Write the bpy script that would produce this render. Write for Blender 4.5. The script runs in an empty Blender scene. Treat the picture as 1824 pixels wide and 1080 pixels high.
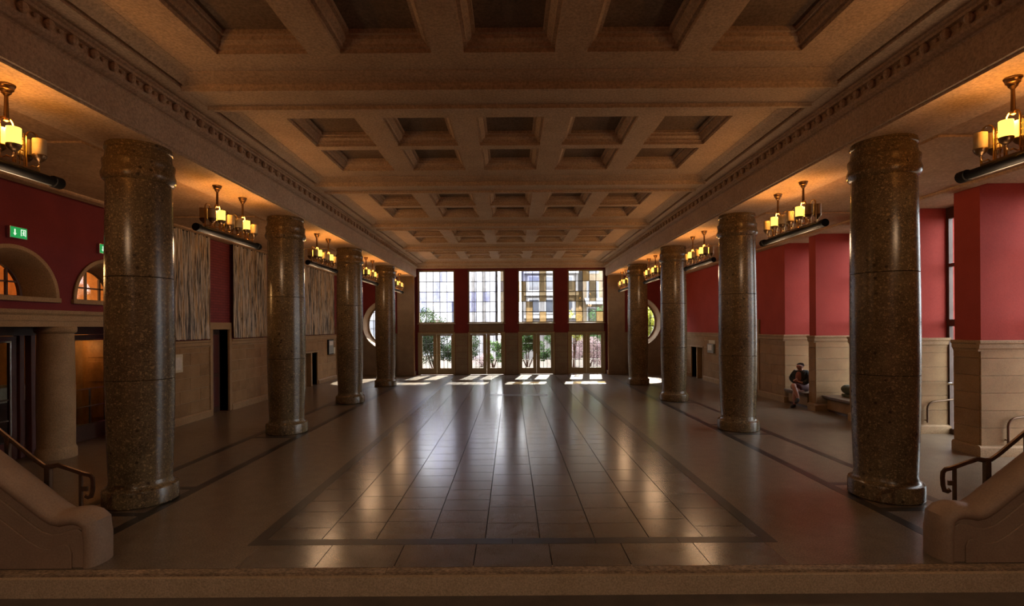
import bpy, bmesh, math, random
from mathutils import Vector, Matrix
from mathutils.geometry import tessellate_polygon
random.seed(7)
SC = bpy.context.scene
COL = SC.collection
PI = math.pi

# ------------------------------------------------------------------ camera
cam_d = bpy.data.cameras.new('camera'); cam = bpy.data.objects.new('camera', cam_d); COL.objects.link(cam)
EYE = 2.4
FPX = 920.0
cam_d.sensor_width = 36.0; cam_d.lens = FPX / 1824 * 36
cam_d.shift_x = (912 - 910.5) / 1824; cam_d.shift_y = 42.6 / 1824
cam_d.clip_start = 0.05; cam_d.clip_end = 400
ROLL = 0.0067
c_, s_ = math.cos(ROLL), math.sin(ROLL)
cam.matrix_world = Matrix(((c_, s_, 0, 0), (0, 0, -1, 0), (-s_, c_, 0, EYE), (0, 0, 0, 1)))
SC.camera = cam

# ------------------------------------------------------------------ world, sun, exposure
SC.view_settings.view_transform = 'Standard'; SC.view_settings.look = 'None'
SC.view_settings.gamma = 1.0; SC.view_settings.use_curve_mapping = False
SC.view_settings.exposure = 0.2
SC.cycles.use_denoising = True
SC.cycles.max_bounces = 8; SC.cycles.diffuse_bounces = 5; SC.cycles.transparent_max_bounces = 16
SC.cycles.sample_clamp_indirect = 2.5
SC.cycles.caustics_reflective = False; SC.cycles.caustics_refractive = False
W = bpy.data.worlds.new('sky'); SC.world = W; W.use_nodes = True
bg = W.node_tree.nodes['Background']
bg.inputs[0].default_value = (0.97, 0.97, 1.0, 1); bg.inputs[1].default_value = 15
sun_d = bpy.data.lights.new('sun', 'SUN'); sun_d.energy = 34; sun_d.color = (1.0, 0.90, 0.74); sun_d.angle = 0.012
sun = bpy.data.objects.new('sun', sun_d); COL.objects.link(sun)
sun.location = (6, 60, 40)
sun.rotation_euler = Vector((-0.42, -2.7, -1.97)).to_track_quat('-Z', 'Y').to_euler()

# ------------------------------------------------------------------ materials
M = {}
def nodes(name):
    m = bpy.data.materials.new(name); m.use_nodes = True; M[name] = m
    nt = m.node_tree; return m, nt, nt.nodes['Principled BSDF'], nt.links
def N(nt, t, **kw):
    n = nt.nodes.new(t)
    for k, v in kw.items():
        if k.startswith('i_'): n.inputs[k[2:].replace('_', ' ')].default_value = v
        else: setattr(n, k, v)
    return n
def c4(c): return (c[0], c[1], c[2], 1)
def pos(nt, lk, scale=(1, 1, 1)):
    g = N(nt, 'ShaderNodeNewGeometry'); mp = N(nt, 'ShaderNodeMapping'); mp.inputs['Scale'].default_value = scale
    lk.new(g.outputs['Position'], mp.inputs['Vector']); return mp.outputs['Vector']
def mix(nt, lk, fac, a, b, blend='MIX'):
    x = N(nt, 'ShaderNodeMix', data_type='RGBA', blend_type=blend)
    for s, v in ((0, fac), (6, a), (7, b)):
        if hasattr(v, 'is_linked'): lk.new(v, x.inputs[s])
        elif s == 0: x.inputs[s].default_value = v
        else: x.inputs[s].default_value = c4(v)
    return x.outputs[2]
def ramp(nt, lk, fac, stops, interp='LINEAR'):
    r = N(nt, 'ShaderNodeValToRGB'); r.color_ramp.interpolation = interp
    el = r.color_ramp.elements
    while len(el) < len(stops): el.new(0.5)
    for e, (p, c) in zip(el, stops): e.position = p; e.color = c4(c) if not isinstance(c, float) else (c, c, c, 1)
    lk.new(fac, r.inputs[0]); return r.outputs[0]
def bump(nt, lk, b, h, strength, dist=0.02):
    bn = N(nt, 'ShaderNodeBump'); bn.inputs['Strength'].default_value = strength; bn.inputs['Distance'].default_value = dist
    lk.new(h, bn.inputs['Height']); lk.new(bn.outputs['Normal'], b.inputs['Normal'])
def stone(name, c1, c2, scale=4, rough=0.7, bmp=0.15, bscale=40, spec=0.4, stretch=(1, 1, 1), rnd=0.0, fine=0.25, rvar=0.0, coat=0.0):
    m, nt, b, lk = nodes(name)
    v = pos(nt, lk, stretch)
    n1 = N(nt, 'ShaderNodeTexNoise', i_Scale=scale, i_Detail=6.0, i_Roughness=0.6); lk.new(v, n1.inputs['Vector'])
    n2 = N(nt, 'ShaderNodeTexNoise', i_Scale=bscale, i_Detail=4.0, i_Roughness=0.7); lk.new(v, n2.inputs['Vector'])
    f = ramp(nt, lk, n1.outputs['Fac'], [(0.3, 0.0), (0.7, 1.0)])
    col = mix(nt, lk, f, c1, c2)
    f2 = ramp(nt, lk, n2.outputs['Fac'], [(0.35, 1.0 - fine), (0.65, 1.0 + fine)])
    col = mix(nt, lk, 1.0, col, f2, 'MULTIPLY')
    if rnd:
        oi = N(nt, 'ShaderNodeObjectInfo')
        rr = ramp(nt, lk, oi.outputs['Random'], [(0.0, 1.0 - rnd), (1.0, 1.0 + rnd)])
        col = mix(nt, lk, 1.0, col, rr, 'MULTIPLY')
    lk.new(col, b.inputs['Base Color'])
    b.inputs['Coat Weight'].default_value = coat; b.inputs['Coat Roughness'].default_value = 0.17
    b.inputs['Roughness'].default_value = rough; b.inputs['Specular IOR Level'].default_value = spec
    if rvar:
        r = ramp(nt, lk, n1.outputs['Fac'], [(0.3, rough - rvar), (0.7, rough + rvar)]); lk.new(r, b.inputs['Roughness'])
    if bmp: bump(nt, lk, b, n2.outputs['Fac'], bmp)
    return m
def plain(name, c, rough=0.5, metal=0.0, spec=0.5):
    m, nt, b, lk = nodes(name)
    v = pos(nt, lk); n = N(nt, 'ShaderNodeTexNoise', i_Scale=18.0, i_Detail=3.0); lk.new(v, n.inputs['Vector'])
    f = ramp(nt, lk, n.outputs['Fac'], [(0.3, 0.88), (0.7, 1.1)])
    lk.new(mix(nt, lk, 1.0, c, f, 'MULTIPLY'), b.inputs['Base Color'])
    b.inputs['Roughness'].default_value = rough; b.inputs['Metallic'].default_value = metal; b.inputs['Specular IOR Level'].default_value = spec
    return m
def glow(name, c, strength, base=(0.6, 0.5, 0.3)):
    m, nt, b, lk = nodes(name)
    b.inputs['Base Color'].default_value = c4(base); b.inputs['Emission Color'].default_value = c4(c); b.inputs['Emission Strength'].default_value = strength
    return m

stone('ceiling_stone', (0.48, 0.36, 0.265), (0.58, 0.455, 0.345), 2.2, 0.8, 0.12, 30, 0.3)
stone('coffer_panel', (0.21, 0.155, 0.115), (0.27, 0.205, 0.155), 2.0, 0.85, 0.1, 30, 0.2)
stone('plaster_ceiling', (0.36, 0.24, 0.15), (0.46, 0.32, 0.21), 1.6, 0.75, 0.06, 25, 0.35)
stone('sandstone', (0.21, 0.125, 0.056), (0.30, 0.185, 0.088), 2.5, 0.75, 0.1, 60, 0.3, rnd=0.10)
stone('sandstone_trim', (0.25, 0.158, 0.078), (0.33, 0.215, 0.113), 3, 0.7, 0.06, 50, 0.35)
stone('joint', (0.46, 0.35, 0.22), (0.54, 0.42, 0.28), 3, 0.9, 0.1, 60, 0.2)
stone('brown_pier', (0.15, 0.115, 0.085), (0.2, 0.155, 0.115), 2.5, 0.6, 0.08, 60, 0.4, rnd=0.06)
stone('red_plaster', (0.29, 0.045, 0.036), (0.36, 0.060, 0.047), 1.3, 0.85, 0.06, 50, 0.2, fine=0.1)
stone('dark_red_plaster', (0.13, 0.022, 0.027), (0.18, 0.03, 0.034), 1.3, 0.85, 0.06, 50, 0.2, fine=0.1)  # red plaster darkened; on the end walls dimmer light is put in the colour
stone('floor_tile', (0.10, 0.084, 0.068), (0.145, 0.122, 0.10), 3.5, 0.24, 0.0, 90, 0.9, rnd=0.12, fine=0.35, rvar=0.03, coat=0.45)
stone('floor_side', (0.125, 0.095, 0.066), (0.19, 0.148, 0.104), 5, 0.30, 0.0, 55, 0.6, fine=0.6, rvar=0.0, coat=0.2)
stone('floor_band', (0.022, 0.02, 0.02), (0.04, 0.036, 0.034), 3, 0.3, 0.03, 90, 0.5)
stone('grout', (0.02, 0.018, 0.016), (0.03, 0.026, 0.022), 5, 0.9, 0.1, 50, 0.2)
stone('riser_stone', (0.25, 0.18, 0.115), (0.46, 0.34, 0.22), 7, 0.75, 0.9, 45, 0.3, fine=0.5, stretch=(0.6, 1, 1.5))
stone('balustrade_stone', (0.27, 0.185, 0.125), (0.36, 0.255, 0.175), 2, 0.55, 0.05, 60, 0.4, fine=0.12)
stone('tread_stone', (0.09, 0.076, 0.063), (0.14, 0.116, 0.095), 4, 0.4, 0.05, 80, 0.5)
stone('facade_white', (0.25, 0.25, 0.262), (0.29, 0.29, 0.305), 0.6, 0.9, 0.05, 20, 0.2)
stone('facade_tan', (0.16, 0.12, 0.075), (0.19, 0.15, 0.10), 0.6, 0.9, 0.05, 20, 0.2)
stone('facade_grey', (0.10, 0.095, 0.09), (0.125, 0.12, 0.115), 0.6, 0.9, 0.05, 20, 0.2)
stone('gravel', (0.12, 0.10, 0.08), (0.16, 0.14, 0.115), 3, 0.95, 0.3, 60, 0.1)
plain('tan_paint', (0.27, 0.22, 0.13), 0.45)
plain('dark_wood', (0.075, 0.04, 0.028), 0.45)
plain('maroon_wood', (0.10, 0.03, 0.026), 0.45)
plain('orange_wood', (0.55, 0.25, 0.07), 0.5)
plain('bronze', (0.13, 0.085, 0.055), 0.35, 0.85)
plain('brass', (0.55, 0.33, 0.13), 0.28, 1.0)
plain('dark_brass', (0.20, 0.12, 0.06), 0.35, 0.9)
plain('black_metal', (0.012, 0.012, 0.012), 0.7, 0.0, 0.15)
plain('lead', (0.05, 0.05, 0.05), 0.5, 0.5)
plain('steel', (0.6, 0.6, 0.6), 0.25, 1.0)
plain('paper', (0.55, 0.5, 0.36), 0.8)
plain('grey_board', (0.23, 0.25, 0.24), 0.5)
plain('bark', (0.09, 0.06, 0.04), 0.9)
plain('dark_glass', (0.05, 0.055, 0.065), 0.08)
plain('white_paint', (0.25, 0.25, 0.25), 0.5)
plain('bench_wood', (0.13, 0.085, 0.05), 0.4)
plain('skin', (0.34, 0.155, 0.105), 0.55)
plain('hair', (0.03, 0.018, 0.014), 0.95, 0.0, 0.05)
plain('skirt_cloth', (0.07, 0.018, 0.02), 0.85)
plain('shirt_cloth', (0.2, 0.07, 0.05), 0.85)
plain('shoe_leather', (0.015, 0.012, 0.012), 0.4)
plain('foyer_wall', (0.55, 0.3, 0.13), 0.8)
plain('white_sill', (0.62, 0.58, 0.52), 0.7)
plain('shade_unlit', (0.62, 0.47, 0.27), 0.6)
glow('shade_lit', (1.0, 0.60, 0.09), 2.2, (0.6, 0.4, 0.15))
glow('sign_green', (0.0, 0.42, 0.10), 0.55, (0.0, 0.2, 0.05))
glow('sign_white', (0.75, 1.0, 0.8), 0.8, (0.6, 0.6, 0.6))
glow('bulb', (1.0, 0.62, 0.2), 2.0)

def column_stone():
    m, nt, b, lk = nodes('column_stone')
    v = pos(nt, lk)
    n1 = N(nt, 'ShaderNodeTexNoise', i_Scale=3.0, i_Detail=6.0, i_Roughness=0.65); lk.new(v, n1.inputs['Vector'])
    col = mix(nt, lk, ramp(nt, lk, n1.outputs['Fac'], [(0.3, 0.0), (0.7, 1.0)]), (0.085, 0.060, 0.032), (0.17, 0.122, 0.064))
    nd = N(nt, 'ShaderNodeTexNoise', i_Scale=22.0, i_Detail=2.0); lk.new(v, nd.inputs['Vector'])
    av = N(nt, 'ShaderNodeVectorMath', operation='MULTIPLY_ADD'); av.inputs[1].default_value = (.06, .06, .06); lk.new(nd.outputs['Color'], av.inputs[0]); lk.new(v, av.inputs[2])
    for sc_, th, cc, am in ((26.0, 0.55, (0.33, 0.225, 0.105), 1.0), (60.0, 0.4, (0.36, 0.26, 0.135), 0.95), (45.0, 0.6, (0.035, 0.024, 0.014), 0.7)):
        vo = N(nt, 'ShaderNodeTexVoronoi', i_Scale=sc_); lk.new(av.outputs[0], vo.inputs['Vector'])
        sp = N(nt, 'ShaderNodeSeparateColor'); lk.new(vo.outputs['Color'], sp.inputs[0])
        shp = ramp(nt, lk, vo.outputs['Distance'], [(0.25, 1.0), (0.55, 0.0)])
        lite = ramp(nt, lk, sp.outputs[0], [(th, 0.0), (1.0, am)])
        col = mix(nt, lk, mix(nt, lk, 1.0, shp, lite, 'MULTIPLY'), col, cc)
    vd = N(nt, 'ShaderNodeTexVoronoi', i_Scale=11.0); lk.new(v, vd.inputs['Vector'])
    sd = N(nt, 'ShaderNodeSeparateColor'); lk.new(vd.outputs['Color'], sd.inputs[0])
    drk = mix(nt, lk, 1.0, ramp(nt, lk, vd.outputs['Distance'], [(0.16, 1.0), (0.3, 0.0)]), ramp(nt, lk, sd.outputs[1], [(0.75, 0.0), (0.82, 0.8)]), 'MULTIPLY')
    col = mix(nt, lk, drk, col, (0.03, 0.022, 0.016))
    lk.new(col, b.inputs['Base Color'])
    b.inputs['Roughness'].default_value = 0.24; b.inputs['Specular IOR Level'].default_value = 0.45
    n2 = N(nt, 'ShaderNodeTexNoise', i_Scale=60.0, i_Detail=3.0); lk.new(v, n2.inputs['Vector'])
    bump(nt, lk, b, n2.outputs['Fac'], 0.08)
column_stone()
def brick_red():
    m, nt, b, lk = nodes('brick_red')
    g = N(nt, 'ShaderNodeNewGeometry'); s = N(nt, 'ShaderNodeSeparateXYZ'); cb = N(nt, 'ShaderNodeCombineXYZ')
    lk.new(g.outputs['Position'], s.inputs[0]); lk.new(s.outputs['Y'], cb.inputs['X']); lk.new(s.outputs['Z'], cb.inputs['Y'])
    br = N(nt, 'ShaderNodeTexBrick', i_Scale=1.0); lk.new(cb.outputs[0], br.inputs['Vector'])
    br.inputs['Brick Width'].default_value = 0.24; br.inputs['Row Height'].default_value = 0.075; br.inputs['Mortar Size'].default_value = 0.008
    br.inputs['Color1'].default_value = (0.15, 0.022, 0.028, 1); br.inputs['Color2'].default_value = (0.19, 0.028, 0.034, 1); br.inputs['Mortar'].default_value = (0.11, 0.016, 0.02, 1)
    lk.new(br.outputs['Color'], b.inputs['Base Color']); b.inputs['Roughness'].default_value = 0.85
    inv = N(nt, 'ShaderNodeMath', operation='SUBTRACT'); inv.inputs[0].default_value = 1.0; lk.new(br.outputs['Fac'], inv.inputs[1])
    bump(nt, lk, b, inv.outputs[0], 0.6, 0.01)
brick_red()
def textile():
    m, nt, b, lk = nodes('streaked_textile')
    v = pos(nt, lk, (1, 5.5, 0.42))
    n0 = N(nt, 'ShaderNodeTexNoise', i_Scale=1.3, i_Detail=4.0, i_Roughness=0.65, i_Distortion=0.5); lk.new(v, n0.inputs['Vector'])
    v2 = pos(nt, lk, (1, 17.0, 0.8))
    n1 = N(nt, 'ShaderNodeTexNoise', i_Scale=1.6, i_Detail=5.0, i_Roughness=0.7, i_Distortion=0.8); lk.new(v2, n1.inputs['Vector'])
    base = ramp(nt, lk, n0.outputs['Fac'], [(0.34, (0.05, 0.05, 0.055)), (0.42, (0.30, 0.29, 0.27)), (0.5, (0.46, 0.42, 0.36)), (0.58, (0.42, 0.30, 0.17)), (0.66, (0.22, 0.2, 0.18))])
    strk = ramp(nt, lk, n1.outputs['Fac'], [(0.40, 0.07), (0.48, 0.7), (0.56, 1.25)])
    lk.new(mix(nt, lk, 1.0, base, strk, 'MULTIPLY'), b.inputs['Base Color']); b.inputs['Roughness'].default_value = 0.95
    bump(nt, lk, b, n1.outputs['Fac'], 0.5, 0.02)
textile()
def jacket():
    m, nt, b, lk = nodes('jacket_cloth')
    v = pos(nt, lk); n = N(nt, 'ShaderNodeTexVoronoi', i_Scale=26.0); lk.new(v, n.inputs['Vector'])
    lk.new(ramp(nt, lk, n.outputs['Distance'], [(0.1, (0.12, 0.12, 0.09)), (0.28, (0.012, 0.015, 0.016))]), b.inputs['Base Color']); b.inputs['Roughness'].default_value = 0.9
jacket()
def striped():
    m, nt, b, lk = nodes('striped_cushion')
    v = pos(nt, lk); wv = N(nt, 'ShaderNodeTexWave', i_Scale=7.0, i_Distortion=1.0, bands_direction='Y'); lk.new(v, wv.inputs['Vector'])
    lk.new(ramp(nt, lk, wv.outputs['Fac'], [(0.4, (0.012, 0.02, 0.014)), (0.75, (0.12, 0.14, 0.1))]), b.inputs['Base Color']); b.inputs['Roughness'].default_value = 0.8
striped()
def glass(name, tint, refl=0.5, haze=None):
    m = bpy.data.materials.new(name); m.use_nodes = True; M[name] = m
    nt = m.node_tree; lk = nt.links; nt.nodes.clear()
    out = N(nt, 'ShaderNodeOutputMaterial'); tr = N(nt, 'ShaderNodeBsdfTransparent'); gl = N(nt, 'ShaderNodeBsdfGlossy')
    n = N(nt, 'ShaderNodeTexNoise', i_Scale=5.0, i_Detail=2.0); v = pos(nt, lk, (1, 1, 0.5)); lk.new(v, n.inputs['Vector'])
    f = ramp(nt, lk, n.outputs['Fac'], [(0.35, tuple(x * 0.86 for x in tint)), (0.65, tint)])
    lk.new(f, tr.inputs[0]); gl.inputs['Roughness'].default_value = 0.03
    lw = N(nt, 'ShaderNodeLayerWeight'); lw.inputs[0].default_value = 0.5
    pw_ = N(nt, 'ShaderNodeMath', operation='POWER'); pw_.inputs[1].default_value = 4.0; lk.new(lw.outputs['Facing'], pw_.inputs[0])
    ma = N(nt, 'ShaderNodeMath', operation='MULTIPLY_ADD'); ma.inputs[1].default_value = 0.6; ma.inputs[2].default_value = 0.03; lk.new(pw_.outputs[0], ma.inputs[0])
    mx = N(nt, 'ShaderNodeMixShader'); lk.new(ma.outputs[0], mx.inputs[0]); lk.new(tr.outputs[0], mx.inputs[1]); lk.new(gl.outputs[0], mx.inputs[2])
    last = mx.outputs[0]
    if haze:
        tl = N(nt, 'ShaderNodeBsdfTranslucent'); tl.inputs[0].default_value = c4(haze[0])
        m2 = N(nt, 'ShaderNodeMixShader'); m2.inputs[0].default_value = haze[1]; lk.new(last, m2.inputs[1]); lk.new(tl.outputs[0], m2.inputs[2]); last = m2.outputs[0]
    lk.new(last, out.inputs[0])
glass('glass_clear', (0.93, 0.94, 0.95))
glass('glass_lilac', (0.74, 0.76, 0.90))
glass('glass_amber', (0.60, 0.52, 0.39), haze=((0.22, 0.175, 0.115), 0.25))
glass('glass_grey', (0.72, 0.74, 0.74))
def leaf(name, c, t):
    m = bpy.data.materials.new(name); m.use_nodes = True; M[name] = m
    nt = m.node_tree; lk = nt.links; b = nt.nodes['Principled BSDF']; out = nt.nodes['Material Output']
    v = pos(nt, lk); n = N(nt, 'ShaderNodeTexNoise', i_Scale=6.0); lk.new(v, n.inputs['Vector'])
    col = mix(nt, lk, ramp(nt, lk, n.outputs['Fac'], [(0.35, 0.0), (0.65, 1.0)]), tuple(x * 0.6 for x in c), c)
    lk.new(col, b.inputs['Base Color']); b.inputs['Roughness'].default_value = 0.6
    tl = N(nt, 'ShaderNodeBsdfTranslucent'); tl.inputs[0].default_value = c4(t)
    mx = N(nt, 'ShaderNodeMixShader'); mx.inputs[0].default_value = 0.45
    lk.new(b.outputs[0], mx.inputs[1]); lk.new(tl.outputs[0], mx.inputs[2]); lk.new(mx.outputs[0], out.inputs[0])
leaf('leaf_dark', (0.035, 0.06, 0.03), (0.05, 0.09, 0.03))
leaf('leaf_green', (0.05, 0.11, 0.035), (0.08, 0.17, 0.04))
leaf('leaf_yellow', (0.19, 0.22, 0.035), (0.46, 0.5, 0.07))
leaf('leaf_pink', (0.34, 0.24, 0.25), (0.4, 0.3, 0.29))

# ------------------------------------------------------------------ mesh helpers
class MB:
    def __init__(s): s.v = []; s.f = []
    def add(s, v, f):
        o = len(s.v); s.v += [tuple(p) for p in v]; s.f += [tuple(i + o for i in q) for q in f]; return s
    def box(s, x0, x1, y0, y1, z0, z1):
        v = [(x, y, z) for x in (x0, x1) for y in (y0, y1) for z in (z0, z1)]
        return s.add(v, [(0, 1, 3, 2), (4, 6, 7, 5), (0, 4, 5, 1), (2, 3, 7, 6), (0, 2, 6, 4), (1, 5, 7, 3)])
    def lathe(s, prof, n=32, c=(0, 0, 0), cap=True):
        v = []; f = []
        for r, z in prof:
            for k in range(n):
                a = 2 * PI * k / n; v.append((c[0] + r * math.cos(a), c[1] + r * math.sin(a), c[2] + z))
        for j in range(len(prof) - 1):
            for k in range(n):
                k2 = (k + 1) % n; f.append((j * n + k, j * n + k2, (j + 1) * n + k2, (j + 1) * n + k))
        if cap:
            f.append(tuple(range(n))[::-1]); f.append(tuple(range((len(prof) - 1) * n, len(prof) * n)))
        return s.add(v, f)
    def tube(s, path, r, n=8, ry=None, caps=True):
        path = [Vector(p) for p in path]; v = []; f = []; up = None
        for i, p in enumerate(path):
            t = (path[min(i + 1, len(path) - 1)] - path[max(i - 1, 0)]).normalized()
            if up is None:
                up = Vector((0, 0, 1)) if abs(t.z) < 0.9 else Vector((1, 0, 0))
            a = t.cross(up)
            if a.length < 1e-5: a = t.cross(Vector((0, 1, 0)))
            a.normalize(); b = a.cross(t).normalized(); up = b
            for k in range(n):
                w = 2 * PI * k / n
                rr = r[i] if isinstance(r, (list, tuple)) else r
                v.append(p + a * (rr * math.cos(w)) + b * ((ry if ry else rr) * math.sin(w)))
        for i in range(len(path) - 1):
            for k in range(n):
                k2 = (k + 1) % n; f.append((i * n + k, i * n + k2, (i + 1) * n + k2, (i + 1) * n + k))
        if caps:
            f.append(tuple(range(n))[::-1]); f.append(tuple(range((len(path) - 1) * n, len(path) * n)))
        return s.add(v, f)
    def plate(s, outer, holes, d0, d1, mp):
        loops = [list(outer)] + [list(h) for h in holes]
        flat = [p for l in loops for p in l]; n = len(flat)
        tri = tessellate_polygon([[Vector((p[0], p[1], 0)) for p in l] for l in loops])
        v = [mp(p[0], p[1], d0) for p in flat] + [mp(p[0], p[1], d1) for p in flat]
        f = [tuple(t) for t in tri] + [tuple(i + n for i in t)[::-1] for t in tri]
        o = 0
        for l in loops:
            k = len(l)
            for i in range(k):
                j = (i + 1) % k; f.append((o + i, o + j, n + o + j, n + o + i))
            o += k
        return s.add(v, f)
    def sweep(s, prof, d0, d1, mp):      # closed profile (a, b) extruded from d0 to d1
        n = len(prof); v = [mp(a, b, d0) for a, b in prof] + [mp(a, b, d1) for a, b in prof]
        f = [(i, (i + 1) % n, n + (i + 1) % n, n + i) for i in range(n)] + [tuple(range(n))[::-1], tuple(range(n, 2 * n))]
        return s.add(v, f)
    def mesh(s, name):
        me = bpy.data.meshes.new(name); me.from_pydata(s.v, [], s.f)
        bm = bmesh.new(); bm.from_mesh(me); bmesh.ops.recalc_face_normals(bm, faces=bm.faces); bm.to_mesh(me); bm.free()
        return me
    def build(s, name, mat, parent=None, smooth=False, bevel=0.0, seg=2, origin=None, kind=None):
        off = Vector(origin) if origin is not None else Vector((0, 0, 0))
        base = parent_world(parent) if parent else Vector((0, 0, 0))
        s.v = [tuple(Vector(p) - base - off) for p in s.v]
        me = s.mesh(name); me.materials.append(M[mat])
        o = bpy.data.objects.new(name, me); COL.objects.link(o); o.location = off
        if parent: o.parent = parent
        if smooth:
            me.polygons.foreach_set('use_smooth', [True] * len(me.polygons))
            md = None
            try: me.set_sharp_from_angle(angle=math.radians(40))
            except Exception: pass
        if bevel:
            md = o.modifiers.new('bevel', 'BEVEL'); md.width = bevel; md.segments = seg; md.limit_method = 'ANGLE'
        if kind: o['kind'] = kind
        return o
def parent_world(o):
    p = Vector((0, 0, 0))
    while o: p = p + o.location; o = o.parent
    return p
def tag(o, label, cat, group=None, kind=None):
    o['label'] = label; o['category'] = cat
    if group: o['group'] = group
    if kind: o['kind'] = kind
    return o
def struct(o, label=None, cat=None):
    o['kind'] = 'structure'
    if label: o['label'] = label; o['category'] = cat
    return o
def thing(name, label, cat, loc=(0, 0, 0), group=None, rz=0.0):
    o = bpy.data.objects.new(name, None); COL.objects.link(o); o.empty_display_size = 0.1
    o.location = loc; o.rotation_euler.z = rz
    return tag(o, label, cat, group)
def copy_tree(o, parent=None):
    c = o.copy(); COL.objects.link(c); c.parent = parent
    for ch in list(o.children): copy_tree(ch, c)
    return c
UNIT = {}
def unit(name, mat):
    k = (name, mat)
    if k not in UNIT:
        me = MB().box(-.5, .5, -.5, .5, -.5, .5).mesh(name); me.materials.append(M[mat]); UNIT[k] = me
    return UNIT[k]
def piece(name, mat, parent, x0, x1, y0, y1, z0, z1, tilt=0.0):
    o = bpy.data.objects.new(name, unit(name, mat)); COL.objects.link(o)
    base = parent_world(parent) if parent else Vector((0, 0, 0))
    o.location = Vector(((x0 + x1) / 2, (y0 + y1) / 2, (z0 + z1) / 2)) - base
    o.scale = (abs(x1 - x0), abs(y1 - y0), abs(z1 - z0))
    if tilt: o.rotation_euler = (random.uniform(-tilt, tilt), random.uniform(-tilt, tilt), 0)
    if parent: o.parent = parent
    return o
YZ = lambda x: (lambda a, b, d: (d, a, b))          # profile in (y, z), depth along x
mYZ = lambda a, b, d: (d, a, b)
mXZ = lambda a, b, d: (a, d, b)
mXY = lambda a, b, d: (a, b, d)
def rect(a0, a1, b0, b1): return [(a0, b0), (a1, b0), (a1, b1), (a0, b1)]
def circ(ca, cb, r, n=48, a0=0, a1=2 * PI, close=False):
    m = n if not close else n + 1
    return [(ca + r * math.cos(a0 + (a1 - a0) * k / n), cb + r * math.sin(a0 + (a1 - a0) * k / n)) for k in range(m)]

# ------------------------------------------------------------------ dimensions
CX = 5.22                                   # column row
Y0, SP = 7.25, 4.7                          # first column, spacing
YB = 26.1                                   # end wall
ZA = 4.94                                   # aisle ceiling
ZS = 5.63                                   # beam soffit
ZC = 5.74                                   # coffered plane
XL, XR = -8.3, 8.5                          # aisle walls
LEDGE = 2.1
YF = 5.17                                   # edge of the hall floor above the stairs
BAYS = [9.6 + SP * k for k in range(-1, 4)]
BEAMS = [Y0 + SP * k for k in range(-1, 5)]

# ------------------------------------------------------------------ floor
TX = 2.785
mb = MB()
mb.box(-9.6, -TX, YF, YB + .5, -.2, 0); mb.box(TX, 9.8, YF, YB + .5, -.2, 0)
floor = struct(mb.build('floor', 'floor_side'), 'dark polished stone hall floor with black inlaid bands', 'floor')
MB().box(-TX, TX, YF, YB + .5, -.2, -.012).build('floor_bed', 'grout', floor)
def band(x0, x1, y0, y1): piece('inlay_band', 'floor_band', floor, x0, x1, y0, y1, -.03, .0015)
BWI = 0.15
band(-TX - BWI, -TX, 5.71, 25.9); band(TX, TX + BWI, 5.71, 25.9)
for k in range(6): band(-TX + k * TX / 3, -TX + (k + 1) * TX / 3 - .006, 5.71, 5.86)
for s in (-1, 1):
    for xb in (4.66, 5.68):
        band(*sorted((s * xb, s * (xb + BWI))), 5.3, 25.9)
    for k in range(4):
        for d in (-.62, .48):
            band(*sorted((s * 4.81, s * 5.68)), Y0 + SP * k + d, Y0 + SP * k + d + .13)
tiles = []
ncol = 9; tw = 2 * TX / ncol
for c in range(ncol):
    y = 5.86; y += 0
    first = True
    while y < 25.9:
        L = random.uniform(.40, .62)
        if first: L = random.uniform(.3, .6); first = False
        y1 = min(y + L, 25.9)
        if 25.9 - y1 < .2: y1 = 25.9
        tiles.append((-TX + c * tw + .005, -TX + (c + 1) * tw - .005, y + .007, y1 - .007)); y = y1
tiles.sort(key=lambda t: t[2])
for t in tiles[:296]: piece('floor_tile', 'floor_tile', floor, *t, -.02, 0, tilt=.0004)
mb = MB()
for t in tiles[296:]: mb.box(*t, -.02, 0)
mb.build('floor_tile_field', 'floor_tile', floor, kind='stuff')
x = -TX; sw = 2 * TX / 7
for k in range(7): piece('floor_slab', 'floor_tile', floor, -TX + k * sw + .005, -TX + (k + 1) * sw - .005, YF + .002, 5.707, -.02, 0, tilt=.0004)
piece('floor_hatch', 'floor_band', floor, -.75, 1.25, 17.9, 18.45, -.03, .0012)
piece('hatch_plate', 'floor_side', floor, -.68, 1.18, 17.97, 18.38, -.03, .0016)

# front step down to the stair in front of the hall
steps = MB().box(-9.6, 9.8, 5.02, 5.12, -1.3, -.03).build('floor_front_step', 'joint')
struct(steps, 'rough stone step edge in front of the hall floor', 'step')
xs = [-9.6, -6.9, -4.1, -1.25, 1.35, 3.05, 5.6, 9.8]
for a, b in zip(xs, xs[1:]):
    piece('riser_stone', 'riser_stone', steps, a + .003, b - .003, YF - .1, YF + .03, -.235, -.002 - random.uniform(0, .002))
for k in range(5):
    piece('step_tread', 'tread_stone', steps, -9.6, 9.8, YF - .1 - .42 * (k + 1), YF + .1 - .42 * k - .1, -.42 - .213 * k, -.213 * (k + 1))
lower = struct(MB().box(-9.6, 9.8, -5.2, 3.2, -1.5, -1.07).build('floor_lower_landing', 'tread_stone'), 'dark stone landing below the front steps', 'floor')

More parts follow.
